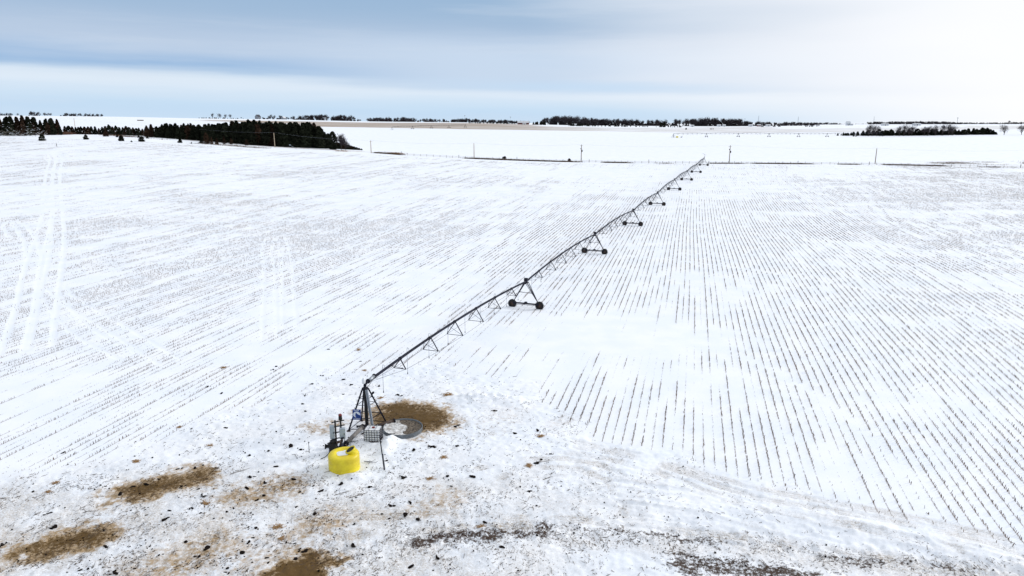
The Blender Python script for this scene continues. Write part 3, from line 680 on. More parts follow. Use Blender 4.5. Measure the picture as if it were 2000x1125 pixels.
def span_parts(L_, hoses=True):
    m = MB(); n = 24; pts = [Vector((L_ * i / n, 0, arch(i / n))) for i in range(n + 1)]
    for a, b in zip(pts[:-1], pts[1:]): m.tube(a, b + (b - a) * .02, .125, .125, 8, M_PIPE, False)
    for i in range(1, 7):
        t = i / 7; c = Vector((L_ * t, 0, arch(t))); m.tube(c - Vector((.12, 0, 0)), c + Vector((.12, 0, 0)), .165, .165, 10, M_DARKST)
    root = m.build('span_pipe')
    t_ = MB(); nodes_ = [.14, .29, .43, .57, .71, .86]; drop = [.95, 1.35, 1.5, 1.5, 1.35, .95]; hw = [.62, .86, .95, .95, .86, .62]
    feet = {-1: [], 1: []}
    for t, d, w in zip(nodes_, drop, hw):
        x = L_ * t; z = arch(t)
        for s in (-1, 1):
            f = Vector((x, s * w, z - d)); feet[s].append(f)
            t_.bar((x + .15, 0, z - .08), f, .075, .075, M_DARKST)
            t_.bar((x - 1.5, 0, arch(t - 1.5 / L_) - .08), f, .035, .035, M_DARKST)
        t_.bar((x, -w, z - d), (x, w, z - d), .045, .045, M_DARKST)
    for s in (-1, 1):
        ch = [Vector((.5, 0, arch(.5 / L_) - .1))] + feet[s] + [Vector((L_ - .5, 0, arch(.5 / L_) - .1))]
        for a, b in zip(ch[:-1], ch[1:]): t_.tube(a, b, .014, .014, 5, M_DARKST, False)
    t_.build('truss', root)
    if hoses:
        for i in range(9):
            x = L_ * (i + .7) / 9.3; z = arch(x / L_); h = MB()
            h.poly([(x, 0, z + .1), (x, .0, z + .38), (x, .16, z + .42), (x, .2, z + .2), (x, .2, z - 2.0)], .019, 5, M_GALV); h.tube((x, .2, z - 2.2), (x, .2, z - 2.0), .05, .03, 6, M_DARKST); h.build('drop_hose', root)
    return root
DT = drive_tower_parts(); SPN = span_parts(SPAN)
proto_used = {'t': False, 's': False}
def take(kind):
    o = DT if kind == 't' else SPN
    if not proto_used[kind]: proto_used[kind] = True; return o
    return link_copy(o)
def place_span(root, ang, p0, p1):
    d = Vector(p1) - Vector(p0); o = take('s'); o.parent = root; o.location = p0; o.rotation_euler = (0, -math.atan2(d.z, math.hypot(d.x, d.y)), 0); o.scale = (d.length / SPAN, 1, 1); return o
def machine(px, py, ang, n, label, group=None, first_top=3.86, end=True):
    """arm leaves the pivot point at ang (from +X); local x runs along the arm"""
    z0 = Gs(px, py) if py < 100 else float(H(px, py)); root = empty('pivot_irrigator', (px, py, z0), ang, label, 'irrigator', group)
    tops = [Vector((0.1, 0, first_top))]
    for k in range(1, n + 1):
        wx = px + math.cos(ang) * SPAN * k; wy = py + math.sin(ang) * SPAN * k; z = float(H(wx, wy)) - z0
        if wy < 420: z = Gs(wx, wy) - z0
        t = take('t'); t.parent = root; t.location = (SPAN * k, 0, z - .04); tops.append(Vector((SPAN * k, 0, z + TOWH + .06)))
    for a, b in zip(tops[:-1], tops[1:]): place_span(root, ang, a, b)
    if end:
        e = MB(); t = tops[-1]; e.tube(t, t + Vector((3.2, 0, .9)), .08, .07, 8, M_PIPE); e.tube(t + Vector((3.2, 0, .9)), t + Vector((3.3, 0, 1.9)), .06, .05, 6, M_DARKST)
        e.tube(t + Vector((3.3, -.1, 1.9)), t + Vector((3.5, 1.3, 2.5)), .06, .035, 6, M_DARKST); e.bar(t + Vector((0, 0, 1.2)), t + Vector((3.2, 0, .95)), .03, .03, M_DARKST); e.bar(t, t + Vector((0, 0, 1.2)), .06, .06, M_DARKST)
        e.bar(t + Vector((3.1, -1.2, 1.7)), t + Vector((3.1, 0, 1.9)), .03, .03, M_DARKST); e.build('end_gun', root)
    return root, tops
ANG = math.atan2(ARM[1], ARM[0])
MAIN, _ = machine(PIV[0], PIV[1], ANG, 8, 'long steel centre pivot irrigator with eight wheeled towers crossing the near stubble field', 'centre pivot irrigators')
def to_local(root, p):
    return Matrix.Rotation(-root.rotation_euler.z, 4, 'Z') @ (Vector(p) - root.location)
def W3(u, v, dz=0):
    x, y = hit(u, v); return Vector((x, y, Gs(x, y) + dz))
def pivot_tower(root, feet, top=3.35, detail=True):
    c0 = Vector((0, 0, 0)); m = MB()
    m.tube((0, 0, -.1), (0, 0, 3.55), .15, .15, 12, M_BLACK); m.tube((0, 0, 3.35), (0, 0, 3.5), .28, .28, 14, M_DARKST)
    m.poly([(0, 0, 3.5), (0, 0, 3.72), (.08, 0, 3.86), (.6, 0, 3.92)], .125, 10, M_DARKST); m.tube((.5, 0, 3.91), (1.5, 0, 4.03), .15, .15, 10, M_GALV); m.tube((.46, 0, 3.905), (.56, 0, 3.917), .21, .21, 12, M_DARKST); m.tube((1.45, 0, 4.02), (1.55, 0, 4.03), .2, .2, 12, M_DARKST)
    riser = m.build('riser_pipe', root)
    s = MB(); s.lathe([(.001, 0), (.13, .0), (.15, .08), (.14, .34), (.09, .46), (.001, .5)], 14, M_WHITEPL); s.build('collector_cover', root, (-.08, .05, 3.92))
    tops = []
    for i, f in enumerate(feet):
        d = Vector((f.x, f.y, 0)).normalized(); t = d * .26 + Vector((0, 0, 3.42)); tops.append(t)
        l = MB(); mt = M_GALV if i == 1 else M_DARKST
        if i == 1: l.bar(t, f, .24, .05, mt); l.bar(t + d * .07, f + d * .07, .05, .16, mt)
        else: l.bar(t, f, .11, .06, mt); l.bar(t + Vector((0, 0, .02)), f + Vector((0, 0, .02)), .05, .13, mt)
        l.tube(f + Vector((0, 0, -.08)), f + Vector((0, 0, .05)), .17, .17, 10, M_RIM); l.build('leg', root)
    b = MB()
    for h, rr in ((.30, .04), (.62, .028), (.78, .03)):
        P = [Vector(f).lerp(t, h) for f, t in zip(feet, tops)]
        for a, c in zip(P, P[1:] + P[:1]): b.bar(a, c, rr * 1.3, rr * 1.3, M_DARKST)
    P0 = [Vector(f).lerp(t, .04) for f, t in zip(feet, tops)]
    for a, c in zip(P0, P0[1:] + P0[:1]): b.bar(a, c, .04, .04, M_DARKST)
    if detail:
        for k in range(8):                                            # climbing pegs
            p = Vector(feet[0]).lerp(tops[0], .2 + .09 * k); b.bar(p, p + Vector((-.18, .1, 0)), .03, .03, M_DARKST)
            p = Vector(feet[2]).lerp(tops[2], .2 + .09 * k); b.bar(p, p + Vector((.17, -.1, 0)), .03, .03, M_DARKST)
        b.bar((.35, -.3, 2.6), (.8, -.25, 2.75), .05, .05, M_DARKST); b.box((.8, -.25, 2.8), (.2, .14, .14), M_DARKST)
    b.build('brace', root)
    if detail:
        k = MB(); k.poly([(.1, .16, 3.0), (.5, .3, 3.3), (1.1, .35, 3.2), (1.7, .2, 3.7), (2.0, .1, 3.95)], .022, 6, M_BLACK); k.build('power_cable', root)
    return riser
feet = [to_local(MAIN, W3(*p)) for p in ((681, 843), (729, 842), (755, 827), (706, 823))]
pivot_tower(MAIN, feet)
def tower_sign():
    f = feet[0]; t = Vector((0, 0, 3.42)); c = Vector(f).lerp(t, .42); 
    root = MAIN; s = MB(); s.box((0, 0, 0), (.68, .03, .98), M_BLUE); sg = s.build('sign_board', root, c + Vector((.1, -.42, 0)))
    # faces the camera: world yaw small
    sg.rotation_euler = (R(8), R(3), -ANG + R(4)); 
    sg.location = to_local(MAIN, W3(700.5, 841, 1.62) + Vector((0, -.35, 0)))
    sg['label'] = 'blue sign board with a white ring and drop emblem'
    e = MB(); n = 32; e.add([(0, -.0185, .02)] + [(.285 * math.cos(k * 2 * math.pi / n), -.0185, .02 + .285 * math.sin(k * 2 * math.pi / n)) for k in range(n)], [(0, 1 + k, 1 + (k + 1) % n) for k in range(n)], M_SIGNW)
    dp = [(-.06, .22), (-.10, .08), (-.12, -.06), (-.09, -.18), (-.02, -.28), (.08, -.30), (.19, -.26), (.27, -.16), (.28, -.06), (.18, .0), (.07, .07)]
    e.add([(a, -.0235, b) for a, b in dp], [tuple(range(len(dp)))], M_BLUE)
    e.build('emblem', sg)
    l = MB(); q = random.Random(3)
    for row, z, x0, x1, hh in ((0, .40, -.22, .22, .07), (1, -.385, -.24, .02, .05), (1, -.375, .07, .27, .05)):   # lettering too small to read in the photograph
        x = x0
        while x < x1: w = q.uniform(.018, .034); l.box((x, -.02, z + q.uniform(-.004, .004)), (w, .008, hh * q.uniform(.8, 1.1)), M_SIGNW); x += w + .016
    l.build('lettering', sg)
tower_sign()

# far machines
p2 = at(1315, 745); a2 = R(20)
M2, _ = machine(p2[0], p2[1], a2, 7, 'distant centre pivot irrigator with its arm running right across the far snow field', 'centre pivot irrigators')
pivot_tower(M2, [Vector((sx * 1.5, sy * 1.5, 0)) for sx, sy in ((-1, -1), (1, -1), (1, 1), (-1, 1))], detail=False)
p3 = at(766, 905)
q3 = at(897, 1035); a3 = math.atan2(q3[1] - p3[1], q3[0] - p3[0])
M3, _ = machine(p3[0], p3[1], a3, 4, 'farthest centre pivot irrigator with small towers before the brown stubble strip', 'centre pivot irrigators')
pivot_tower(M3, [Vector((sx * 1.5, sy * 1.5, 0)) for sx, sy in ((-1, -1), (1, -1), (1, 1), (-1, 1))], detail=False)

# ---------------------------------------------------------------- things in the yard
def yellow_tank(x, y, z, label, detail=True, s=1.0):
    root = empty('chemical_tank', (x, y, z - .12), 0, label, 'tank'); root.scale = (s, s, s)
    r = 1.14; H_ = 1.52
    m = MB(); m.lathe([(r * .98, 0), (r, .08), (r * 1.0, .42), (r * .99, .46), (r, .50), (r, .86), (r * .99, .90), (r, .94), (r, 1.20), (r * .985, 1.29), (r * .93, 1.37), (r * .84, 1.42), (r * .68, 1.45), (r * .56, 1.45), (r * .52, 1.41), (.001, 1.40)], 64, M_YEL, wob=.004)
    m.build('tank_shell', root)
    if detail:
        n = MB(); n.lathe([(.38, -.26), (.36, .10), (.40, .14), (.40, .21), (.34, .22), (.31, .15), (.30, -.05), (.001, -.06)], 28, M_YEL); n.lathe([(.31, .19), (.001, .185)], 28, M_BLACK)
        o = n.build('manway', root, (.60, -.02, 1.52)); o.rotation_euler = (R(9), R(-26), 0)
        s_ = MB(); q = random.Random(4); N = 26; pts = []
        for i in range(N):
            a = 2 * math.pi * i / N; rr = .52 * (1 + .18 * math.sin(2 * a + 1) + .10 * math.sin(5 * a)) * (1.05 if math.cos(a) < .2 else .95); pts.append((rr * math.cos(a) + .10, rr * .88 * math.sin(a) - .05, 1.405))
        inner = [(p[0] * .6, p[1] * .6, 1.45 + q.uniform(0, .05)) for p in pts]; 
        s_.add(pts + inner + [(-.05, 0, 1.51)], [(i, (i + 1) % N, N + (i + 1) % N, N + i) for i in range(N)] + [(N + i, N + (i + 1) % N, 2 * N) for i in range(N)], M_SNOWLUMP, True)
        s_.build('snow_cap', root)
    return root
x, y = hit(674, 913); x0, y0 = x, y - .15
yellow_tank(x0, y0, Gs(x0, y0), 'round yellow plastic tank with snow on its top and an open black manhole')
xx, yy_ = at(1322.5, 742); yellow_tank(xx, yy_, float(H(xx, yy_)), 'tiny yellow tank beside the distant irrigator on the far snow field', False, 1.1)

def tote():
    p = W3(730, 862, 0); root = empty('caged_tote', p, R(-3), 'white square tote in a metal cage with a red cap on top', 'tote')
    w, d, h = 1.28, 1.02, 1.02
    m = MB(); m.box((0, 0, h / 2 + .08), (w - .06, d - .06, h - .08), M_WHITEPL); b = m.build('bottle', root)
    bv = b.modifiers.new('bevel', 'BEVEL'); bv.width = .06; bv.segments = 3
    c = MB()
    for k in range(7):
        t = k / 6 - .5; 
        for s in (-1, 1): c.bar((t * w, s * d / 2, .05), (t * w, s * d / 2, h + .1), .026, .026, M_DARKST)
    for k in range(6):
        t = k / 5 - .5
        for s in (-1, 1): c.bar((s * w / 2, t * d, .05), (s * w / 2, t * d, h + .1), .026, .026, M_DARKST)
    for k in range(6):
        z = .07 + k * (h + .0) / 5; 
        for s in (-1, 1): c.bar((-w / 2, s * (d / 2 + .01), z), (w / 2, s * (d / 2 + .01), z), .028, .028, M_DARKST); c.bar((s * (w / 2 + .01), -d / 2, z), (s * (w / 2 + .01), d / 2, z), .028, .028, M_DARKST)
    for t in (-.22, .2): c.bar((t * w, -d / 2, h + .1), (t * w, d / 2, h + .1), .04, .03, M_GALV)
    c.build('cage', root)
    l = MB(); l.tube((0.02, 0.05, h + .03), (0.02, 0.05, h + .12), .12, .12, 16, M_RED); l.build('cap', root)
    q = MB(); q.box((0, 0, .03), (w, d, .10), M_WOOD); q.build('pallet', root)
tote()
def ring():
    p = W3(787, 841, -.07); root = empty('stock_tank', p, 0, 'round galvanised feed ring half filled with snow and dark manure', 'metal ring')
    r = 1.62; m = MB(); m.lathe([(r, -.1), (r, .10), (r + .02, .13), (r, .16), (r, .26), (r + .02, .29), (r, .32), (r, .42), (r + .03, .45), (r + .0, .47), (r - .03, .45), (r - .03, -.1)], 56, mat('dull galvanised ring', (.15, .17, .19), .5, .4, .3, 3)); m.build('ring_wall', root)
    # filling: lumpy disc, snow on the left, dark muck on the right
    n = 40; V = []; F = []; mi = []; q = random.Random(8)
    for j in range(n + 1):
        for i in range(n + 1):
            X = (i / n - .5) * 2 * 1.58; Y = (j / n - .5) * 2 * 1.58; V.append((X, Y, (.27 + .13 * float(fbm(np.array([X * 2.2 + 9]), np.array([Y * 2.2 + 5]), 7, 3)[0]) + .10 * max(0, -X * .5 - .1) + q.uniform(-.02, .02))))
    for (name, mt, test) in (('snow_fill', M_SNOWLUMP, lambda X, Y: X - .75 * Y < .12 + .45 * math.sin(2.7 * Y + 1) ), ('muck_fill', None, None)):
        mm = MB(); f = []
        for j in range(n):
            for i in range(n):
                X = ((i + .5) / n - .5) * 3.16; Y = ((j + .5) / n - .5) * 3.16
                if math.hypot(X, Y) > 1.58: continue
                snowy = (X + .0 < .15 - .35 * Y + .25 * math.sin(3.1 * Y + 1) + q.uniform(-.12, .12))
                if (name == 'snow_fill') != snowy: continue
                f.append((j * (n + 1) + i, j * (n + 1) + i + 1, (j + 1) * (n + 1) + i + 1, (j + 1) * (n + 1) + i))
        mm.add(V, f, (mt and mat('dirty packed snow', (.36, .33, .30), .85, 0, .3, 3.5, .4, col2=(.80, .82, .84))) or mat('dark wet muck', (.045, .035, .03), .85, 0, .8, 6, .4, col2=(.20, .16, .12)), False); mm.build(name, root)
ring()
def lay_pipe(a, b, r, label, m=M_RIM, za=.12, zb=.12, name='supply_pipe', mats=None):
    A = W3(*a, za); B = W3(*b, zb); c = (A + B) / 2; k = MB(); k.tube(A - c, B - c, r, r, 14, m); d = (B - A).normalized()
    k.tube(A - c - d * .03, A - c + d * .07, r * 1.35, r * 1.35, 14, M_DARKST); k.tube(B - c - d * .07, B - c + d * .03, r * 1.35, r * 1.35, 14, M_DARKST)
    o = k.build(name, None, c); return tag(o, label, 'pipe', None)
M_OLDP = mat('weathered pipe', (.17, .16, .155), .7, .2, .35, 4)
lay_pipe((676, 872), (709, 841), .17, 'thick weathered grey pipe sloping from the pump to the tower foot', M_OLDP, .25, .35)
lay_pipe((720, 842), (771, 829), .15, 'dark pipe lying from the tower foot towards the round metal ring', M_RIM, .22, .35)
lay_pipe((697, 836), (718, 834), .07, 'short thin black pipe lying behind the legs of the irrigator tower', M_BLACK, .12, .2)
lay_pipe((752, 857), (771, 856.5), .02, 'thin conduit running from the tote towards the round metal ring', M_DARKST, .3, .3)
def panel():
    p = W3(662, 879); root = empty('control_panel_rack', p, R(12), 'two grey electrical boxes mounted back to back on dark posts', 'electrical rack')
    for sx, h in ((-.16, 2.5), (.26, 2.75)): 
        m = MB(); m.bar((sx, 0, -.1), (sx, 0, h), .16, .12, M_BLACK); m.build('post', root)
    m = MB()
    for z in (.95, 1.45, 1.95, 2.35): m.bar((-.42, .0, z), (.55, .0, z + .12), .07, .07, M_BLACK)
    m.tube((.26, 0, 2.55), (.26, 0, 2.9), .15, .13, 12, M_BLACK); m.build('crossbar', root)
    l = MB(); l.tube((.26, 0, 2.88), (.26, 0, 3.0), .15, .11, 12, M_RED); l.build('cap', root)
    for nm, c, d in (('electrical_box', (-.42, -.10, 1.62), (.34, .3, 1.05)), ('electrical_box', (.36, -.22, 1.48), (.44, .3, .84))):
        m = MB(); m.box((0, 0, 0), d, M_GREYBOX); m.box((0, -d[1] / 2 - .012, 0), (d[0] * .86, .024, d[2] * .9), M_GREYBOX); o = m.build(nm, root, c)
        k = MB(); k.box((d[0] * .3, -d[1] / 2 - .04, 0), (.04, .04, .16), M_DARKST); k.build('latch', o)
    m = MB(); m.box((.60, -.22, 1.48), (.02, .02, .02), M_DARKST); m.poly([(.45, -.2, 1.06), (.5, -.15, .7), (.8, -.1, .6), (1.5, 0, .62)], .025, 6, M_BLACK); m.poly([(-.42, -.1, 1.1), (-.42, -.05, .5), (-.35, -.1, .1)], .03, 6, M_BLACK); m.build('conduit', root)
panel()
def pump():
    p = W3(657, 884); root = empty('pump', p, R(5), 'black water pump with motor and fittings behind the yellow tank', 'pump')
    m = MB(); m.tube((-.2, 0, -.1), (-.2, 0, .85), .34, .32, 16, M_BLACK); m.tube((-.2, 0, .85), (-.2, 0, 1.05), .27, .2, 16, M_BLACK)
    for k in range(14): a = k * .449; m.bar((-.2 + .33 * math.cos(a), .33 * math.sin(a), .1), (-.2 + .32 * math.cos(a), .32 * math.sin(a), .8), .03, .04, M_BLACK)
    m.build('motor', root)
    m = MB(); m.tube((-.75, -.05, .55), (-.2, 0, .6), .12, .17, 12, M_BLACK); m.tube((-.82, -.05, .55), (-.74, -.05, .55), .2, .2, 14, M_BLACK); m.tube((.0, 0, .3), (.75, .15, .35), .17, .17, 12, M_DARKST); m.tube((.4, -.28, .42), (.4, .3, .42), .2, .2, 14, M_DARKST); m.tube((.72, .14, .35), (.8, .16, .35), .25, .25, 14, M_RIM)
    m.poly([(.35, 0, .5), (.35, 0, .95), (.55, .0, 1.1)], .05, 8, M_RIM); m.tube((.1, -.2, .9), (.35, -.2, 1.0), .1, .1, 10, M_RIM); m.build('volute', root)
    m = MB(); m.lathe([(.001, .02), (.15, .0), (.15, .03), (.001, .03)], 14, M_DARKST); m.bar((0, 0, 0), (0, 0, -.3), .03, .03, M_DARKST); o = m.build('valve_wheel', root, (.55, 0, 1.18))
    m = MB(); m.poly([(-.35, -.3, .45), (-.5, -.5, .15), (-.7, -.8, .05), (-1.0, -1.1, .04)], .03, 6, M_BLACK); m.build('hose', root)
pump()
def bucket():
    p = W3(644, 875); root = empty('bucket', p, 0, 'small white bucket with black inside left of the black pump', 'bucket')
    m = MB(); m.lathe([(.001, 0), (.15, 0), (.19, .38), (.21, .40), (.18, .39)], 18, M_WHITEPL); m.build('pail', root)
    m = MB(); m.lathe([(.18, .36), (.001, .34)], 18, M_BLACK); m.build('contents', root)
bucket()
def rod(a, h, lean, r, label, name='steel_rod', extra=True):
    p = W3(*a); m = MB(); m.tube((0, 0, -.2), (lean[0], lean[1], h), r, r * .9, 7, M_DARKST)
    if extra: m.bar((lean[0] * .9 - .05, lean[1] * .9, h * .9), (lean[0] * .9 + .05, lean[1] * .9, h * .9 + .02), .05, .05, M_DARKST)
    o = m.build(name, None, p); return tag(o, label, 'rod')
rod((604, 885), .95, (.02, 0), .022, 'short thin steel rod standing alone in the snow left of the tank')
rod((751, 918), 2.75, (-.28, .2), .045, 'tall thin steel rod leaning up in front of the caged tote')
o = MB(); q0 = W3(751, 916); 
o.tube((0, 0, 0), (-.12, .1, 1.2), .02, .02, 6, M_DARKST); o = o.build('steel_rod', None, q0 + Vector((.05, -.04, 0))); tag(o, 'short rod propped against the tall leaning rod', 'rod')
def sticks():
    p = W3(722, 904); m = MB(); m.tube((-.45, .1, .05), (.55, -.12, .07), .022, .015, 6, M_DARKST); m.tube((-.02, .2, .05), (.12, -.3, .12), .02, .012, 6, M_DARKST); m.tube((.1, .0, .06), (.4, .28, .1), .012, .008, 5, M_DARKST)
    o = m.build('branch', None, p); tag(o, 'crossed dark sticks on the snow right of the yellow tank', 'branch')
sticks()
for k, (u, v, l, a) in enumerate([(1060, 903, .9, .15), (700, 970, 1.3, .5), (668, 964, 1.0, .5), (470, 922, 1.3, .6), (178, 1000, .8, 0.05), (1068, 935, .7, .6)]):
    p = W3(u, v, .03); m = MB(); d = Vector((math.cos(a), math.sin(a), .04)) * l / 2; m.tube(-d, d, .02, .012, 6, M_LITTER); e = d * .3; m.tube(e, e + Vector((.18, -.1, .06)), .013, .006, 5, M_LITTER); m.tube(-e, -e + Vector((-.05, .14, .04)), .012, .006, 5, M_LITTER)
    o = m.build('twig', None, p); tag(o, 'long thin brown twig lying flat on the snow', 'twig', 'loose twigs in the yard')

# ---------------------------------------------------------------- utility poles, wires
PB = [(1709, 320, 28.5, 'plain'), (1424, 318, 32, 'xf'), (1135, 315.5, 31, 'xf'), (926, 309, 27.5, 'plain'), (725, 299, 23, 'cross'), (537, 288, 27, 'plain'), (357, 272, 22, 'plain'), (148, 257, 24, 'cross')]
lab = ['slim utility pole by the fence, rightmost in the field line', 'utility pole with transformer right of the irrigator end', 'utility pole with transformer left of the irrigator end', 'plain utility pole by the fence left of the brush heap',
       'utility pole at the bare end of the cedar belt', 'pale utility pole in front of the widest part of the cedar belt', 'pale utility pole beside the parked car', 'utility pole with crossarm at the far left clump of trees']
tops_ = []
for (u, v, hpx, kind), lb in zip(PB, lab):
    x, y = hit(u, v); z = float(H(x, y)); dep = y * cp + (CAMH - z) * sp_; h = hpx / FPX * dep * 1.03; root = empty('utility_pole', (x, y, z), 0, lb, 'utility pole', 'utility poles along the fence')
    wm = M_WOODL if u < 1000 else M_WOOD; m = MB(); m.tube((0, 0, -.5), (0, 0, h), .25, .18, 8, wm); m.build('post', root)
    m = MB(); m.tube((0, 0, h), (0, 0, h + .3), .06, .05, 6, M_DARKST); m.build('insulator', root)
    if kind != 'plain':
        m = MB(); m.bar((-1.0, .15, h - .5), (1.0, .15, h - .5), .14, .12, wm); m.build('crossarm', root)
    if kind == 'xf':
        m = MB(); m.tube((.42, 0, h * .58), (.42, 0, h * .70), .30, .30, 10, M_DARKST); m.tube((-.35, 0, h * .74), (-.35, 0, h * .80), .2, .2, 8, M_DARKST); m.box((0.1, 0, h * .16), (.4, .3, .7), M_GREYBOX); m.build('transformer', root)
    tops_.append(Vector((x, y, z + h + .25)))
wm = MB()
ext = [tops_[0] + (tops_[0] - tops_[1]) * 1.0] + tops_ + [tops_[-1] + (tops_[-1] - tops_[-2]) * 1.2]; ext[0].z = tops_[0].z - 1; ext[-1].z = tops_[-1].z + 1
for a, b in zip(ext[:-1], ext[1:]):
    pr = None
    for i in range(11):
        t = i / 10; p = a.lerp(b, t) - Vector((0, 0, 1.1 * 4 * t * (1 - t)))
        if pr is not None: wm.tube(pr, p, .016, .016, 4, M_GALV, False)
        pr = p
o = wm.build('power_line'); tag(o, 'thin power line strung between the utility poles', 'power line')

# ---------------------------------------------------------------- fences
def fence(pts, step, label, h=1.25, seed=1, name='wire_fence'):
    q = random.Random(seed); P = [Vector((*hit(*p), 0)) for p in pts]; root = empty(name, (P[0].x, P[0].y, float(H(P[0].x, P[0].y))), 0, label, 'fence'); posts = []; d0 = 0
    for a, b in zip(P[:-1], P[1:]):
        L_ = (b - a).length; d = d0
        while d < L_: c = a.lerp(b, d / L_); posts.append(Vector((c.x, c.y, float(H(c.x, c.y))))); d += step * q.uniform(.9, 1.1)
        d0 = d - L_
    for i, p in enumerate(posts[:98]):
        m = MB(); hh = h * q.uniform(.85, 1.2) * (1.45 if i % 9 == 4 else 1); r = .09 if i % 9 != 4 else .15; m.tube((0, 0, -.3), (q.gauss(0, .05), 0, hh), r, r * .9, 6, M_POST); m.build('post', root, p - root.location)
    m = MB()
    for a, b in zip(posts[:-1], posts[1:]):
        for z in (.35, .7, 1.05): m.tube(a + Vector((0, 0, z)) - root.location, b + Vector((0, 0, z)) - root.location, .03, .03, 3, M_POST, False)
    m.build('wire', root)
fence([(740, 299.5), (800, 304), (926, 310), (1100, 316)], 3.7, 'post and wire fence along the field from the cedar belt to the lone shrub', seed=2)
fence([(1100, 316), (1300, 319.5), (1500, 320)], 3.7, 'post and wire fence crossing behind the far end of the irrigator', seed=3)
fence([(1500, 320), (1700, 322), (1850, 325), (2060, 329)], 4.3, 'post and wire fence running out to the right edge of the field', seed=4)

# ---------------------------------------------------------------- weeds in the fence line and road verge (stuff)
def weeds(name, path, n, w, hmax, label, material, jitter=1.5, seed=1):
    g = np.random.default_rng(seed); P = np.array(path); t = g.uniform(0, len(P) - 1, n); i = np.minimum(t.astype(int), len(P) - 2); f = t - i
    c = P[i] * (1 - f)[:, None] + P[i + 1] * f[:, None] + g.normal(0, jitter, (n, 2)); cl = fbm(c[:, 0] * .07, c[:, 1] * .07 + seed, 5 + seed, 2); k = g.random(n) < sstep(.40, .7, cl); c = c[k]; z = H(c[:, 0], c[:, 1]); n = len(c)
    h = g.uniform(.2, 1, n) * hmax; b = np.column_stack([c, z - .05]); tp = b + np.column_stack([g.normal(0, .25, n) * h, g.normal(0, .25, n) * h, h]); V, Q = prisms(b, tp, g.uniform(.5, 1.5, n) * w); o = big_mesh(name, V, Q, [material]); return tag(o, label, 'weeds', kind='stuff')
fl = [hit(*p) for p in ((735, 299), (800, 304), (926, 310), (1100, 316), (1300, 319.5), (1500, 320), (1700, 322), (1850, 325), (2060, 329))]
weeds('dry_weeds', fl, 34000, .05, .75, 'dry brown weeds along the wire fence', M_SCRUB, 1.2, 2)
weeds('dry_weeds', [hit(*p) for p in ((640, 294), (700, 297), (780, 300))], 5000, .05, .8, 'brown grass on the bank at the end of the cedar belt', mat('rusty grass', (.26, .14, .07), .95, 0, .4, .4), 2.2, 3)
weeds('dry_weeds', [hit(*p) for p in ((1800, 321), (1900, 319), (2060, 318))], 9000, .04, .6, 'thin dry weeds on the snow beyond the fence at the right', M_SCRUB, 7, 4)
weeds('dry_weeds', [hit(*p) for p in ((60, 263), (120, 263), (145, 261))], 7000, .08, 1.8, 'tall rusty weeds at the right foot of the left tree clump', mat('rust weeds', (.10, .05, .03), .95, 0, .4, .4), 2.5, 5)
weeds('dry_weeds', [hit(*p) for p in ((210, 264), (260, 268), (330, 275), (400, 281), (520, 290))], 4000, .05, .8, 'pale brown grass on the road verge below the cedar belt', M_SCRUB, 3, 6)

# ---------------------------------------------------------------- trees
def leaf_quads(m, pts, size, q, material):
    k = m.mi(material)
    for p, s in pts:
        a = Vector((q.gauss(0, 1), q.gauss(0, 1), q.gauss(0, .6))).normalized(); b = a.cross(Vector((q.gauss(0, 1), q.gauss(0, 1), q.gauss(0, 1)))).normalized(); s *= size; n = len(m.v)
        m.v += [p + a * s, p + b * s * .6, p - a * s, p - b * s * .6]; m.face([n, n + 1, n + 2, n + 3], k)
def cedar_meshes(seed, h, w, round_=False, material=M_CEDAR, n=900):
    q = random.Random(seed); t = MB(); t.tube((0, 0, -.3), (0, 0, h * .35), .018 * h, .014 * h, 7, M_BARK); t.tube((0, 0, h * .35), (q.uniform(-.1, .1), 0, h * .93), .14, .03, 6, M_BARK)
    pts = []; lob = [(q.uniform(0, 6.3), q.uniform(.1, .95), q.uniform(.6, 1.2)) for _ in range(26)]
    for _ in range(n):
        if q.random() < .55:
            a0, z0, s0 = q.choice(lob); a = a0 + q.gauss(0, .3); z = min(.99, max(.03, z0 + q.gauss(0, .05))); k = s0
        else: a = q.uniform(0, 6.3); z = q.random() ** 1.25 * .98 + .005; k = q.uniform(.6, 1)
        pr = (1 - z) ** (.5 if round_ else .85) * (min(1, z * 7 + (.9 if h < 5 else .35))); r = w * pr * k * math.sqrt(q.uniform(.3, 1)) + .1
        pts.append((Vector((r * math.cos(a), r * math.sin(a), z * h)), q.uniform(.6, 1.3)))
    c = MB(); leaf_quads(c, pts, .050 * h + .14, q, material); return t.mesh('trunk'), c.mesh('crown')
def bare_meshes(seed, h, spread=.5, dense=5, thick=1.0):
    q = random.Random(seed); t = MB(); tw = MB()
    def grow(p, d, l, r, lev):
        segs = 2; 
        for _ in range(segs):
            e = p + d * l / segs; (t if lev < 3 else tw).tube(p, e, r, r * .8, 5 if lev < 3 else 3, M_BARK if lev < 3 else M_TWIG, False); p = e; r *= .8; d = (d + Vector((q.gauss(0, .10), q.gauss(0, .10), q.gauss(.03, .06)))).normalized()
        if lev >= dense: return
        for _ in range(q.choice((2, 3, 3)) if lev else q.choice((3, 4))):
            nd = (d + Vector((q.gauss(0, spread), q.gauss(0, spread), q.gauss(.12, .22)))).normalized(); grow(p - d * l * q.uniform(0, .35), nd, l * q.uniform(.6, .82), max(r * .75, .022 * thick), lev + 1)
    grow(Vector((0, 0, -.3)), Vector((0, 0, 1)), h * .30, h * .022 * thick, 0)
    mt, mc = t.mesh('trunk'), tw.mesh('crown')
    zmax = max(v.co.z for v in mc.vertices) if len(mc.vertices) else h
    for me in (mt, mc):
        for v in me.vertices: v.co *= h / zmax
    return mt, mc
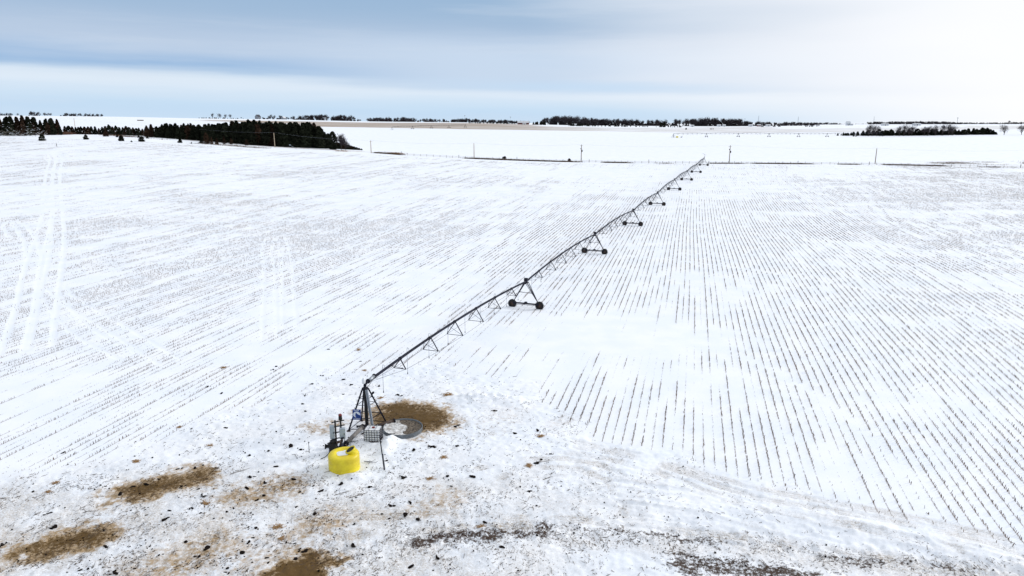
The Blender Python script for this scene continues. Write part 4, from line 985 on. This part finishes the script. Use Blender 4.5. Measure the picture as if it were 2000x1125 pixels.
CED = [cedar_meshes(k, 10, 3.1 + .5 * (k % 3), k % 2 == 0) for k in range(6)] + [cedar_meshes(20 + k, 10, 3.4, k % 2 == 0, M_CEDARB) for k in range(2)]
BUSH = [cedar_meshes(40 + k, 3, 1.7, True, M_CEDAR if k != 1 else M_CEDARB, 900) for k in range(3)]
BARE = [bare_meshes(60 + k, 12, .45, 5, 1.5) for k in range(4)]
def far_meshes(seed, h, low=.06, n=400, wd=1.5):
    """a bare tree as seen from a mile off: forked stem under a cloud of fine twigs"""
    q = random.Random(seed); t = MB(); c = MB(); lobes = []
    for k in range(9):
        a = q.uniform(0, 6.3); rr = q.uniform(.05, .34) * h; z = q.uniform(.42, .86) * h; e = Vector((rr * math.cos(a), rr * math.sin(a), z)); lobes.append((e, q.uniform(.10, .19) * h))
        s0 = Vector((0, 0, h * q.uniform(.12, .3))); t.tube(s0, e, .018 * h, .006 * h, 4, M_BARK, False)
    t.tube((0, 0, -.3), (0, 0, h * .35), .028 * h, .018 * h, 5, M_BARK, False)
    k = c.mi(M_TWIG)
    for _ in range(n):
        e, r_ = q.choice(lobes); p = e + Vector((q.gauss(0, .6), q.gauss(0, .6), q.gauss(0, .6))) * r_
        if p.z < low * h: continue
        d = (p - Vector((0, 0, h * .2)) + Vector((q.gauss(0, 2), q.gauss(0, 2), q.gauss(1, 2)))).normalized(); w = d.cross(Vector((q.gauss(0, 1), q.gauss(0, 1), q.gauss(0, 1)))).normalized() * q.uniform(.10, .22) * wd; l = q.uniform(.6, 1.6); nn = len(c.v)
        c.v += [p - d * l / 2 - w, p - d * l / 2 + w, p + d * l / 2 + w * .3, p + d * l / 2 - w * .3]; c.face([nn, nn + 1, nn + 2, nn + 3], k)
    return t.mesh('trunk'), c.mesh('crown')
FARB = [far_meshes(80 + k, 14) for k in range(4)]
BOLD = [far_meshes(95 + k, 12, .12, 900, .8) for k in range(2)]
AIRY = [far_meshes(90 + k, 12, .15, 800, .42) for k in range(4)]
def tree(name, pair, x, y, s, label, cat, group=None, sz=None, dz=0):
    root = empty(name, (x, y, float(H(x, y)) + dz), rnd.uniform(0, 6.3), label, cat, group); root.scale = (s, s, sz or s)
    for nm, me in zip(('trunk', 'crown'), pair):
        o = bpy.data.objects.new(nm, me); COL.objects.link(o); o.parent = root
    return root
GB = 'dark cedars of the windbreak behind the road'
nb = 0
for row, dF in enumerate((6, 13, 20, 28)):
    u = 288.0
    while u < 645:
        base = np.interp(u, [285, 400, 500, 560, 640, 665], [268, 276, 284.5, 288, 291, 292]); x, y = hit(u, base); y += dF + rnd.uniform(-2, 2); x, y = at(u, y); gz = float(H(x, y))
        top = np.interp(u, [285, 330, 400, 460, 480, 500, 540, 600, 618, 632, 645, 665], [246, 243, 243, 238, 236, 236, 238, 239, 242, 253, 262, 268]) + rnd.uniform(-1.5, 5)
        dep = y * cp + (CAMH - gz) * sp_; bv = proj(x, y, gz)[1]; h = max(4.0, (bv - top) / FPX * dep) * (1.0 if row > 1 else .9)
        tree('cedar_tree', CED[rnd.randrange(8) if rnd.random() < .4 else rnd.randrange(6)], x, y, h / 10 * rnd.uniform(.85, 1.1), 'dark cedar standing packed in the long windbreak behind the road', 'tree', GB, h / 10); nb += 1
        u += rnd.uniform(8, 13) * (1 if row < 3 else 1.2)
# small further belt left of it
u = 128.0
while u < 300:
    x, y = at(u, rnd.uniform(468, 482)); gz = float(H(x, y)); dep = y * cp + (CAMH - gz) * sp_; bv = proj(x, y, gz)[1]; top = np.interp(u, [128, 200, 215, 290], [247, 249, 245, 252]) + rnd.uniform(-2, 2); h = max(3, (bv - top) / FPX * dep)
    tree('cedar_tree', CED[rnd.randrange(8)], x, y, h / 10 * 1.2, 'small dark cedar in the low belt between the left clump and the long windbreak', 'tree', 'small cedars of the low left belt', h / 10); u += rnd.uniform(5, 8)
# left clump
for row, dF in enumerate((3, 9, 16)):
    u = -70.0
    while u < 124:
        x, y = hit(u, 265.5 - (1.5 if u > 60 else 0)); x, y = at(u, y + dF); gz = float(H(x, y)); dep = y * cp + (CAMH - gz) * sp_; bv = proj(x, y, gz)[1]
        top = np.interp(u, [-70, 0, 20, 35, 47, 58, 68, 82, 90, 105, 118, 124], [226, 230, 228, 229, 222, 230, 226, 236, 234, 227, 236, 250]) + rnd.uniform(-1, 5); h = max(3, (bv - top) / FPX * dep) * (.7 if row == 0 else 1)
        tree('cedar_tree', CED[rnd.choice((0, 1, 2, 3, 6, 7))], x, y, h / 10 * .82, 'dark brownish cedar in the tall clump at the left edge', 'tree', 'cedars of the left edge clump', h / 10); u += rnd.uniform(9, 14)
# snowy boughs and dead wood in the clump
g = np.random.default_rng(3); m = MB(); q = random.Random(5); c0 = Vector((*hit(40, 264), 0)); c0.z = float(H(c0.x, c0.y))
for _ in range(230):
    u = q.uniform(-5, 95); x, y = hit(u, 266); zz = float(H(x, y)) + abs(q.gauss(0, 2.8)); p = Vector((x + q.uniform(-2, 2), y - q.uniform(.2, 2.6), zz)) - c0; a = q.uniform(-.5, .5); l = q.uniform(.4, 1.6); d = Vector((math.cos(a), q.uniform(-.3, .3), math.sin(a))) * l / 2
    m.tube(p - d, p + d, q.uniform(.04, .10), .03, 4, M_SNOWLUMP if q.random() < .35 else mat('dead wood', (.20, .18, .15), .9, 0, .4, 1))
o = m.build('brush_pile', None, c0); tag(o, 'heap of dead branches dusted with snow against the left tree clump', 'brush pile')
for (u, v, hp, k) in [(83, 275, 12, 0), (168, 272.5, 9, 0), (207, 266.5, 10, 1), (229, 268, 5, 0), (237, 275.5, 11, 2), (277, 276.5, 10, 0), (288, 270.5, 4, 0), (271, 269, 4, 2), (352, 279, 8, 0), (257, 277.5, 3, 0), (374, 280.5, 3, 0), (394, 280, 8, 0)]:
    x, y = hit(u, v); z = float(H(x, y)); dep = y * cp + (CAMH - z) * sp_; h = hp / FPX * dep
    lb = {83: 'widest dark cedar bush, alone on the snow at the left field edge', 168: 'low dark cedar bush on the crest, second from the left', 207: 'brownish cedar bush right at the end of the low belt', 237: 'ragged cedar bush with a thin top on the road verge', 277: 'narrow ragged cedar bush between two tiny ones', 352: 'squat cedar bush below the parked car', 394: 'slim cedar bush at the left foot of the long windbreak'}.get(u, 'tiny dark cedar seedling on the road verge')
    tree('cedar_bush', BUSH[k], x, y, h / 3 * rnd.uniform(.9, 1.15), lb, 'bush', 'cedar bushes along the field edge', h / 3)
for (u, v, hp, k, wd) in [(404, 281, 21, 6, .8), (414, 282, 14, 7, .7), (424, 282, 12, 6, .8), (438, 281, 15, 7, .7), (452, 282, 11, 6, .9), (482, 284, 12, 7, 1.0)]:
    x, y = hit(u, v); z = float(H(x, y)); dep = y * cp + (CAMH - z) * sp_; h = hp / FPX * dep
    tree('cedar_tree', CED[k], x, y, h / 10 * wd * 1.2, 'small rusty brown cedar standing in front of the long windbreak', 'tree', 'rusty small cedars in front of the windbreak', h / 10)
# dark shrubs running down the end of the belt, bare tree, round cedar
for u in range(640, 706, 5):
    x, y = hit(u, np.interp(u, [640, 706], [290, 293.5])); hp = np.interp(u, [640, 670, 706], [14, 11, 3]); z = float(H(x, y)); h = hp / FPX * (y * cp + 4)
    tree('cedar_bush', BUSH[u % 3], x, y + 2, h / 3 * 1.3, 'dark scrubby bush in the tapering end of the windbreak', 'bush', 'scrub bushes at the windbreak end', h / 3)
x, y = at(651, 436); tree('cedar_tree', CED[2], x, y, 1.05, 'rounded dark cedar at the right end of the windbreak', 'tree', None, 1.1)
x, y = at(667, 434); tree('bare_tree', BOLD[0], x, y, .80, 'leaning bare tree right of the last cedar of the windbreak', 'tree', None, .82)
x, y = at(675, 434); tree('bare_tree', BOLD[1], x, y, .62, 'smaller bare tree with a round head at the windbreak end', 'tree', None, .68)
for (u, v, hp, lb, k) in [(1112, 315.5, 6, 'small round brown shrub left of the middle transformer pole', 1), (986, 310, 5, 'low brown brush heap by the fence in the middle', 1), (983, 310, 4, 'low brown shrub touching the brush heap by the fence', 2)]:
    x, y = hit(u, v); h = hp / FPX * (y * cp + 5); tree('shrub', BUSH[k], x, y, h / 3 * 1.2, lb, 'shrub', None, h / 3)
# right belt, about 850 m out
GR = 'cedars of the far right windbreak'
for row in range(2):
    u = 1636.0
    while u < 1946:
        x, y = at(u, 862 + row * 9 + rnd.uniform(-2, 2)); top = np.interp(u, [1636, 1690, 1760, 1880, 1900, 1925, 1945], [260.5, 254.5, 253, 252, 251, 249.5, 256]) + rnd.uniform(-1.2, 1.2); gz = float(H(x, y)); bv = proj(x, y, gz)[1]; h = max(2.2, (bv - top) / FPX * (y * cp + 4))
        tree('cedar_tree', CED[rnd.randrange(6)], x, y, h / 10 * rnd.uniform(1.2, 2.0), 'dark cedar in the long low windbreak far out at the right', 'tree', GR, h / 10 * rnd.uniform(.75, 1.1)); u += rnd.uniform(5, 13)
for k, u in enumerate([1696, 1703, 1712, 1756, 1765, 1775, 1780, 1805, 1812, 1826, 1840, 1852, 1860, 1961, 1995, 2004]):
    x, y = at(u, 850 + rnd.uniform(-4, 4)); lb = {1961: 'lone bare tree just right of the far right windbreak', 1995: 'bare tree at the very right edge of the far field', }.get(u, 'bare tree rising among the cedars of the far right windbreak')
    tree('bare_tree', AIRY[k % 4], x, y, rnd.uniform(.95, 1.2), lb, 'tree', 'bare trees at the far right windbreak')

# far wooded skyline: (u0, u1, F, height m, density, kind, label)
def far_wood(u0, u1, F, hs, dens, kind, label, depth=30, seed=0):
    """a distant wood that reads as one mass: many trees in one mesh"""
    q = random.Random(seed + int(u0)); X0 = at(u0, F)[0]; X1 = at(u1, F)[0]; dens = dens * (1.35 if 700 < u0 < 950 else 1.6 if u0 > 1440 else 1.0); n = max(3, int((X1 - X0) / 3.6 * dens)); Vs = []; Fs = []; off = 0; mi = []
    src = FARB if kind == 'bare' else CED; up = 1.22 if 500 < u0 < 1500 and F > 1650 and kind == 'bare' else 1.0; nmain = n; n = int(n * 1.9) if kind == 'bare' else n
    for it in range(n):
        under = it >= nmain; t = q.random(); x = X0 + (X1 - X0) * t; y = F + q.uniform(0, depth); h = np.interp(t, np.linspace(0, 1, len(hs)), hs) * q.uniform(.75, 1.12) * (.5 if q.random() < .3 else 1); h *= up; pair = src[q.randrange(4)]; base = 14 if kind == 'bare' else 10; s = h / base
        if under: pair = BUSH[q.randrange(3)]; s = h * .42 / 3
        rz = q.uniform(0, 6.3); sw = s * (1.0 if kind == 'bare' else 1.25)
        for k, me in enumerate(pair):
            if k == 0 and (kind != 'bare' or under): continue
            nv = len(me.vertices); co = np.empty(nv * 3, np.float32); me.vertices.foreach_get('co', co); co = co.reshape(-1, 3); c, s_ = math.cos(rz), math.sin(rz)
            V = np.column_stack([(co[:, 0] * c - co[:, 1] * s_) * sw + x, (co[:, 0] * s_ + co[:, 1] * c) * sw + y, co[:, 2] * s + float(H(x, y)) - .5]); nl = len(me.loops); vi = np.empty(nl, np.int32); me.loops.foreach_get('vertex_index', vi); Q = vi.reshape(-1, 4); Vs.append(V); Fs.append(Q + off); off += nv
            mi.append(np.full(len(Q), k))
    o = big_mesh('far_wood', np.concatenate(Vs), np.concatenate(Fs), [M_BARK, M_TWIG] if kind == 'bare' else [M_BARK, M_CEDAR], np.concatenate(mi)); return tag(o, label, 'wood', kind='stuff')
# meshes of FARB use 3 and 5 sided tubes without caps so every face has four corners
WOODS = [
    (-40, 22, 1790, [10, 8], 1.2, 'bare', 'dark wood on the skyline at the left edge'),
    (52, 88, 1790, [14, 12, 8], .9, 'bare', 'thin bare grove on the skyline behind the left tree clump'),
    (118, 190, 1790, [9, 8, 8], 1.5, 'bare', 'dark bare grove on the left skyline'), (190, 420, 2100, [3.0, 3.5, 3, 4], .9, 'cedar', 'low dark hedge line along the left skyline'),
    (383, 475, 1800, [3, 4, 3.5, 3], 1.3, 'cedar', 'low dark hedge under the four bare trees on the skyline'), (508, 562, 1800, [6, 10, 6], .9, 'bare', 'bare grove round the farmstead on the skyline'),
    (566, 638, 1780, [7, 10, 11, 13], 2.0, 'bare', 'dense dark wood on the skyline right of the farmstead'), (645, 688, 1780, [10, 13, 12], 2.2, 'bare', 'rounded dense wood on the skyline'), (688, 702, 1780, [8, 5], 1.2, 'bare', 'thin end of the rounded skyline wood'),
    (716, 800, 1850, [8, 10, 11, 10], 1.6, 'bare', 'bare tree line on the skyline above the brown strip'), (800, 885, 1900, [10, 8, 7], 1.2, 'bare', 'sparser bare tree line on the middle skyline'),
    (880, 945, 1900, [7, 10, 7], 2.2, 'bare', 'dark low wood on the skyline below the left mast'), (940, 1030, 1850, [7, 8, 6], 2.2, 'bare', 'dark low wood on the middle skyline'), (915, 1012, 1480, [2.6, 3, 2.8], 1.5, 'cedar', 'low dark hedge left of the red barn'),
    (1040, 1065, 1500, [6, 9], 2.4, 'cedar', 'dark cedars right of the red barn'), (1058, 1170, 1720, [12, 17, 18, 16, 14], 1.9, 'bare', 'big bare wood in the middle of the skyline'), (1108, 1215, 1440, [5, 4.5, 4], 1.6, 'cedar', 'dark hedge in front of the big bare wood'),
    (1160, 1290, 1740, [14, 13, 14, 13, 12], 1.8, 'bare', 'bare wood continuing right of the big skyline wood'), (1215, 1302, 1420, [4, 3, 2.4, 2.4], 1.5, 'cedar', 'thin dark hedge below the dense cedar pair'), (1270, 1360, 1800, [13, 15, 14, 15], 1.0, 'bare', 'row of tall pale bare trees on the skyline'),
    (1305, 1350, 1700, [3.5, 3, 3], 1.6, 'cedar', 'low hedge beneath the tall pale trees'), (1302, 1335, 1420, [4, 3.5, 3], 1.6, 'cedar', 'short dark hedge at the edge of the far field'), (1358, 1448, 1740, [16, 17, 16, 14], 2.3, 'bare', 'dense dark wood on the right half of the skyline'),
    (1445, 1600, 1780, [11, 9, 8, 7], 1.6, 'bare', 'wood thinning out towards the white farm'), (1575, 1605, 1500, [3, 2.4], 1.2, 'cedar', 'dark shrubs below the thinning wood'), (1590, 1650, 2300, [6, 8, 4], 1.8, 'bare', 'small far wood behind the white farm'),
    (1700, 1880, 2400, [9, 10, 11, 8], 2.0, 'bare', 'far wood along the right skyline'), (1870, 2080, 2600, [7, 6, 9, 6], 1.8, 'bare', 'low far wood at the right edge of the skyline'), (1650, 1710, 2500, [3, 3], 1.3, 'bare', 'faint far hedge left of the right skyline wood'),
]
for w in WOODS: far_wood(*w)
SK = 'single bare trees on the skyline'
for k, (u, F, h, lb) in enumerate([(415, 1790, 13, 'bare tree at the left of four on the skyline'), (430, 1790, 14, 'tallest of the four bare trees on the skyline'), (440, 1790, 11, 'third of four bare trees on the skyline, lower and narrow'), (450, 1790, 12, 'rightmost of the four bare trees on the skyline'),
                                   (529, 1790, 12, 'pale bare tree right of the steep barn'), (536, 1790, 11, 'bare tree in the farmstead between barn and shed'), (641, 1790, 11, 'bare tree between the two dense skyline woods'), (629, 1790, 14, 'tall bare tree above the dense dark wood'), (1033, 1500, 8, 'fan-shaped bare tree right of the red barn'),
                                   (471, 1790, 5, 'small shrub alone on the skyline left of the barn'), (96, 1790, 8, 'small bare tree on the left skyline'), (1970, 2300, 13, 'broad bare tree on the right skyline')]):
    x, y = at(u, F); tree('bare_tree', AIRY[k % 4], x, y, h / 12, lb, 'tree', SK)
x, y = at(1297, 1415); tree('cedar_tree', CED[0], x, y, 1.15, 'dense dark cedar standing before the skyline wood', 'tree', None, 1.2)
x, y = at(1291, 1418); tree('cedar_tree', CED[4], x, y, .95, 'shorter dark cedar left of the dense one before the skyline wood', 'tree', None, .95)

# ---------------------------------------------------------------- distant buildings, masts, vehicles
def house(u, F, w, d, h, roof, wall, roofm, label, rot=0, steep=.5, name='farm_building', dz=0):
    x, y = at(u, F); root = empty(name, (x, y, float(H(x, y)) + dz), R(rot), label, 'building'); m = MB(); m.box((0, 0, h / 2), (w, d, h), wall)
    m.add([(-w / 2 + .01, -d / 2, h), (-w / 2 + .01, d / 2, h), (-w / 2 + .01, 0, h + roof)], [(0, 2, 1)], wall); m.add([(w / 2 - .01, -d / 2, h), (w / 2 - .01, d / 2, h), (w / 2 - .01, 0, h + roof)], [(0, 1, 2)], wall); m.build('wall', root)
    r = MB(); t = .25; e = .5
    for s in (-1, 1):
        r.add([(-w / 2 - e, s * (d / 2 + e), h - e * roof / (d / 2)), (w / 2 + e, s * (d / 2 + e), h - e * roof / (d / 2)), (w / 2 + e, 0, h + roof), (-w / 2 - e, 0, h + roof), (-w / 2 - e, s * (d / 2 + e), h - e * roof / (d / 2) + t), (w / 2 + e, s * (d / 2 + e), h - e * roof / (d / 2) + t), (w / 2 + e, 0, h + roof + t), (-w / 2 - e, 0, h + roof + t)],
              [(0, 1, 2, 3), (4, 5, 6, 7), (0, 1, 5, 4), (0, 3, 7, 4), (1, 2, 6, 5)], roofm)
    r.build('roof', root)
    dr = MB(); dr.box((0, -d / 2 - .04, min(h, 2.6) / 2), (w * .18, .08, min(h, 2.6)), M_GLASS); dr.build('door', root)
    for s in (-1, 1): wn = MB(); wn.box((s * w * .3, -d / 2 - .04, h * .55), (w * .12, .08, h * .3), M_GLASS); wn.build('window', root)
    return root
house(504, 1800, 9, 12, 5.5, 5.5, M_WALLG, M_ROOFD, 'steep grey barn on the skyline', 60)
house(554, 1795, 9, 8, 4, 3, M_WALLG, M_WALLW, 'small pale shed right of the steep barn', 70)
house(1022, 1480, 24, 10, 3.6, 3, M_BRICKRED, M_WALLW, 'long low red barn with a pale roof on the skyline')
house(1024, 1465, 7, 4, 2.2, .6, M_WALLW, M_WALLW, 'small white shed in front of the long red barn')
house(1656, 1750, 9, 8, 6, 4, M_WALLW, M_WALLW, 'white farmhouse standing alone right of the thinning wood')
house(1663, 1745, 6, 5, 3, 1.5, M_WALLW, M_WALLW, 'low white outbuilding beside the lone farmhouse')
house(634, 1785, 8, 8, 5, 3, M_WALLW, M_WALLG, 'pale house half hidden by the skyline wood')
house(1122, 1600, 10, 6, 2.6, 1.2, M_WALLW, M_WALLW, 'low white building under the big bare wood')
house(1352, 1560, 7, 5, 3, 1, M_WALLW, M_WALLW, 'small white building at the left end of the dense dark wood')
for u, w, lb, wl in ((1404, 8, 'white roofed shed in front of the dense dark wood', M_WALLW), (1414, 6, 'little white shed beside the white roofed one', M_WALLW), (1466, 9, 'pale shed at the foot of the thinning wood', M_WALLW), (1482, 8, 'pinkish shed left of the tall mast', M_BRICKRED), (1500, 10, 'wide pale shed right of the tall mast', M_WALLW), (1728, 16, 'long white roof before the right skyline wood', M_WALLW), (1790, 18, 'second long white roof before the right skyline wood', M_WALLW)):
    house(u, 1640, w, 6, 3, 1.6, wl, M_WALLW, lb)
def mast(u, F, h, label, tank=False):
    x, y = at(u, F); root = empty('lattice_mast', (x, y, float(H(x, y))), 0, label, 'mast', 'thin masts on the skyline'); m = MB(); w = h * .05
    for k in range(3): a = k * 2.094; m.bar((w * math.cos(a), w * math.sin(a), 0), (.3 * math.cos(a), .3 * math.sin(a), h), .28, .28, M_GALV)
    for i in range(6):
        z = h * i / 6; s = w + (.3 - w) * i / 6; P = [Vector((s * math.cos(k * 2.094), s * math.sin(k * 2.094), z)) for k in range(3)]
        for a, b in zip(P, P[1:] + P[:1]): m.bar(a, b, .14, .14, M_GALV)
    m.build('frame', root); t = MB()
    if tank: t.lathe([(.001, -1.6), (1.8, -1.2), (2.2, 0), (1.8, 1.2), (.001, 1.8)], 14, M_GALV)
    else: t.bar((0, 0, -.5), (0, 0, 2.0), .2, .2, M_GALV); t.box((0, 0, .2), (1.2, 1.2, .4), M_GALV)
    t.build('tank' if tank else 'platform', root, (0, 0, h))
for u, F, h, lb, tk in ((908, 2500, 24, 'mast with a small tank head above the left middle wood', True), (997, 2500, 21, 'mast with a tank head left of the red barn', True), (1454, 2100, 20, 'shorter grey mast above the dense dark wood', False), (1480.5, 2100, 27, 'tallest grey mast above the thinning wood', False),
                        (1558, 2200, 24, 'pale mast left of the white farmhouse', False), (1706, 2600, 26, 'faint mast at the left end of the right skyline wood', False), (1869, 2600, 22, 'small mast with tank head above the right skyline wood', True)): mast(u, F, h, lb, tk)
def car():
    x, y = at(338, float(hit(338, 270.5)[1])); root = empty('parked_car', (x, y, float(H(x, y))), R(-8), 'pale grey car parked on the road before the long windbreak', 'car'); m = MB()
    prof = [(-2.2, .35), (-2.25, .8), (-1.9, .95), (-1.2, 1.0), (-.6, 1.48), (.9, 1.5), (1.6, 1.05), (2.2, .95), (2.25, .4)]
    V = [(px_, s * .85, pz) for s in (-1, 1) for px_, pz in prof]; n = len(prof); m.add(V, [(i, i + 1, n + i + 1, n + i) for i in range(n - 1)] + [(n - 1, 0, n, 2 * n - 1)] + [tuple(range(n))[::-1], tuple(range(n, 2 * n))], M_CARP); m.build('body', root)
    w = MB()
    for s in (-1, 1): w.add([(-1.05, s * .86, 1.02), (-.55, s * .86, 1.4), (.85, s * .86, 1.42), (1.4, s * .86, 1.05)], [(0, 1, 2, 3)], M_GLASS)
    w.build('window', root)
    for sx in (-1.4, 1.4):
        for s in (-1, 1): k = MB(); k.tube((sx, s * .7, .33), (sx, s * .9, .33), .33, .33, 14, M_BLACK); k.build('wheel', root)
car()
p = Vector((*hit(573, 291.5), 0)); p.z = float(H(p.x, p.y)); m = MB(); m.tube((2.2, 0, 0), (-2.0, .3, 2.4), .10, .08, 6, M_GALV); m.box((-2.0, .3, 2.5), (.9, .1, .5), M_GALV)
o = m.build('leaning_marker', None, p); tag(o, 'fallen grey marker post leaning in front of the windbreak', 'marker post')
m = MB(); p = Vector((*hit(111, 286.5), 0)); p.z = float(H(p.x, p.y)); m.tube((0, 0, -.3), (0, 0, 1.4), .12, .11, 6, M_POST); m.box((0, 0, 1.45), (.3, .25, .12), M_POST); o = m.build('marker_post', None, p); tag(o, 'small dark marker post on the bare snow at upper left', 'marker post')
def bale(u, F, label, grp):
    x, y = at(u, F); m = MB(); m.tube((-.7, 0, .7), (.7, 0, .7), .75, .75, 12, M_SCRUB); m.tube((-.72, 0, .7), (.72, 0, .7), .45, .45, 10, M_POST); o = m.build('hay_bale', None, (x, y, float(H(x, y)))); tag(o, label, 'hay bale', grp)
for k in range(6): bale(269 + k * 2.1, 1180, 'dark round bale in the short row on the left snow slope', 'round bales on the left slope')
for u in (1387.5, 1390, 1393): bale(u, 1180, 'dark round bale on the far stubble strip right of centre', 'round bales on the far strip')
for u, F in ((1340, 1150),): 
    x, y = at(u, F); root = tree('shrub', BUSH[1], x, y, .9, 'lone small shrub on the far stubble strip', 'shrub')
for k, (u, lb) in enumerate(((1489, 'dark parked vehicle left of two others at the far field edge'), (1512, 'dark parked vehicle in the middle at the far field edge'), (1522, 'dark parked vehicle at the right of the far row'))):
    x, y = at(u, 1500); root = empty('parked_truck', (x, y, float(H(x, y))), 0, lb, 'truck', 'parked vehicles at the far field edge'); m = MB(); m.box((0, 0, 1.0), (5.5, 2, .9), M_ROOFD); m.build('body', root); m = MB(); m.box((-.4, 0, 1.85), (2.4, 1.8, .8), M_GLASS); m.build('cab', root)
    for sx in (-1.7, 1.7): m = MB(); m.tube((sx, -1.05, .5), (sx, 1.05, .5), .5, .5, 10, M_BLACK); m.build('wheel', root)
x, y = at(1330.5, 742); root = empty('pump', (x, y, float(H(x, y))), 0, 'dark pump set right of the tiny far yellow tank', 'pump'); m = MB(); m.tube((-.6, 0, .6), (.5, 0, .6), .4, .35, 10, M_BLACK); m.build('motor', root); m = MB(); m.bar((.8, 0, 0), (.8, 0, 1.7), .15, .15, M_DARKST); m.box((.8, 0, 1.4), (.7, .3, .8), M_GREYBOX); m.build('control_box', root)
print('objects', len(bpy.data.objects), 'cedars', nb)
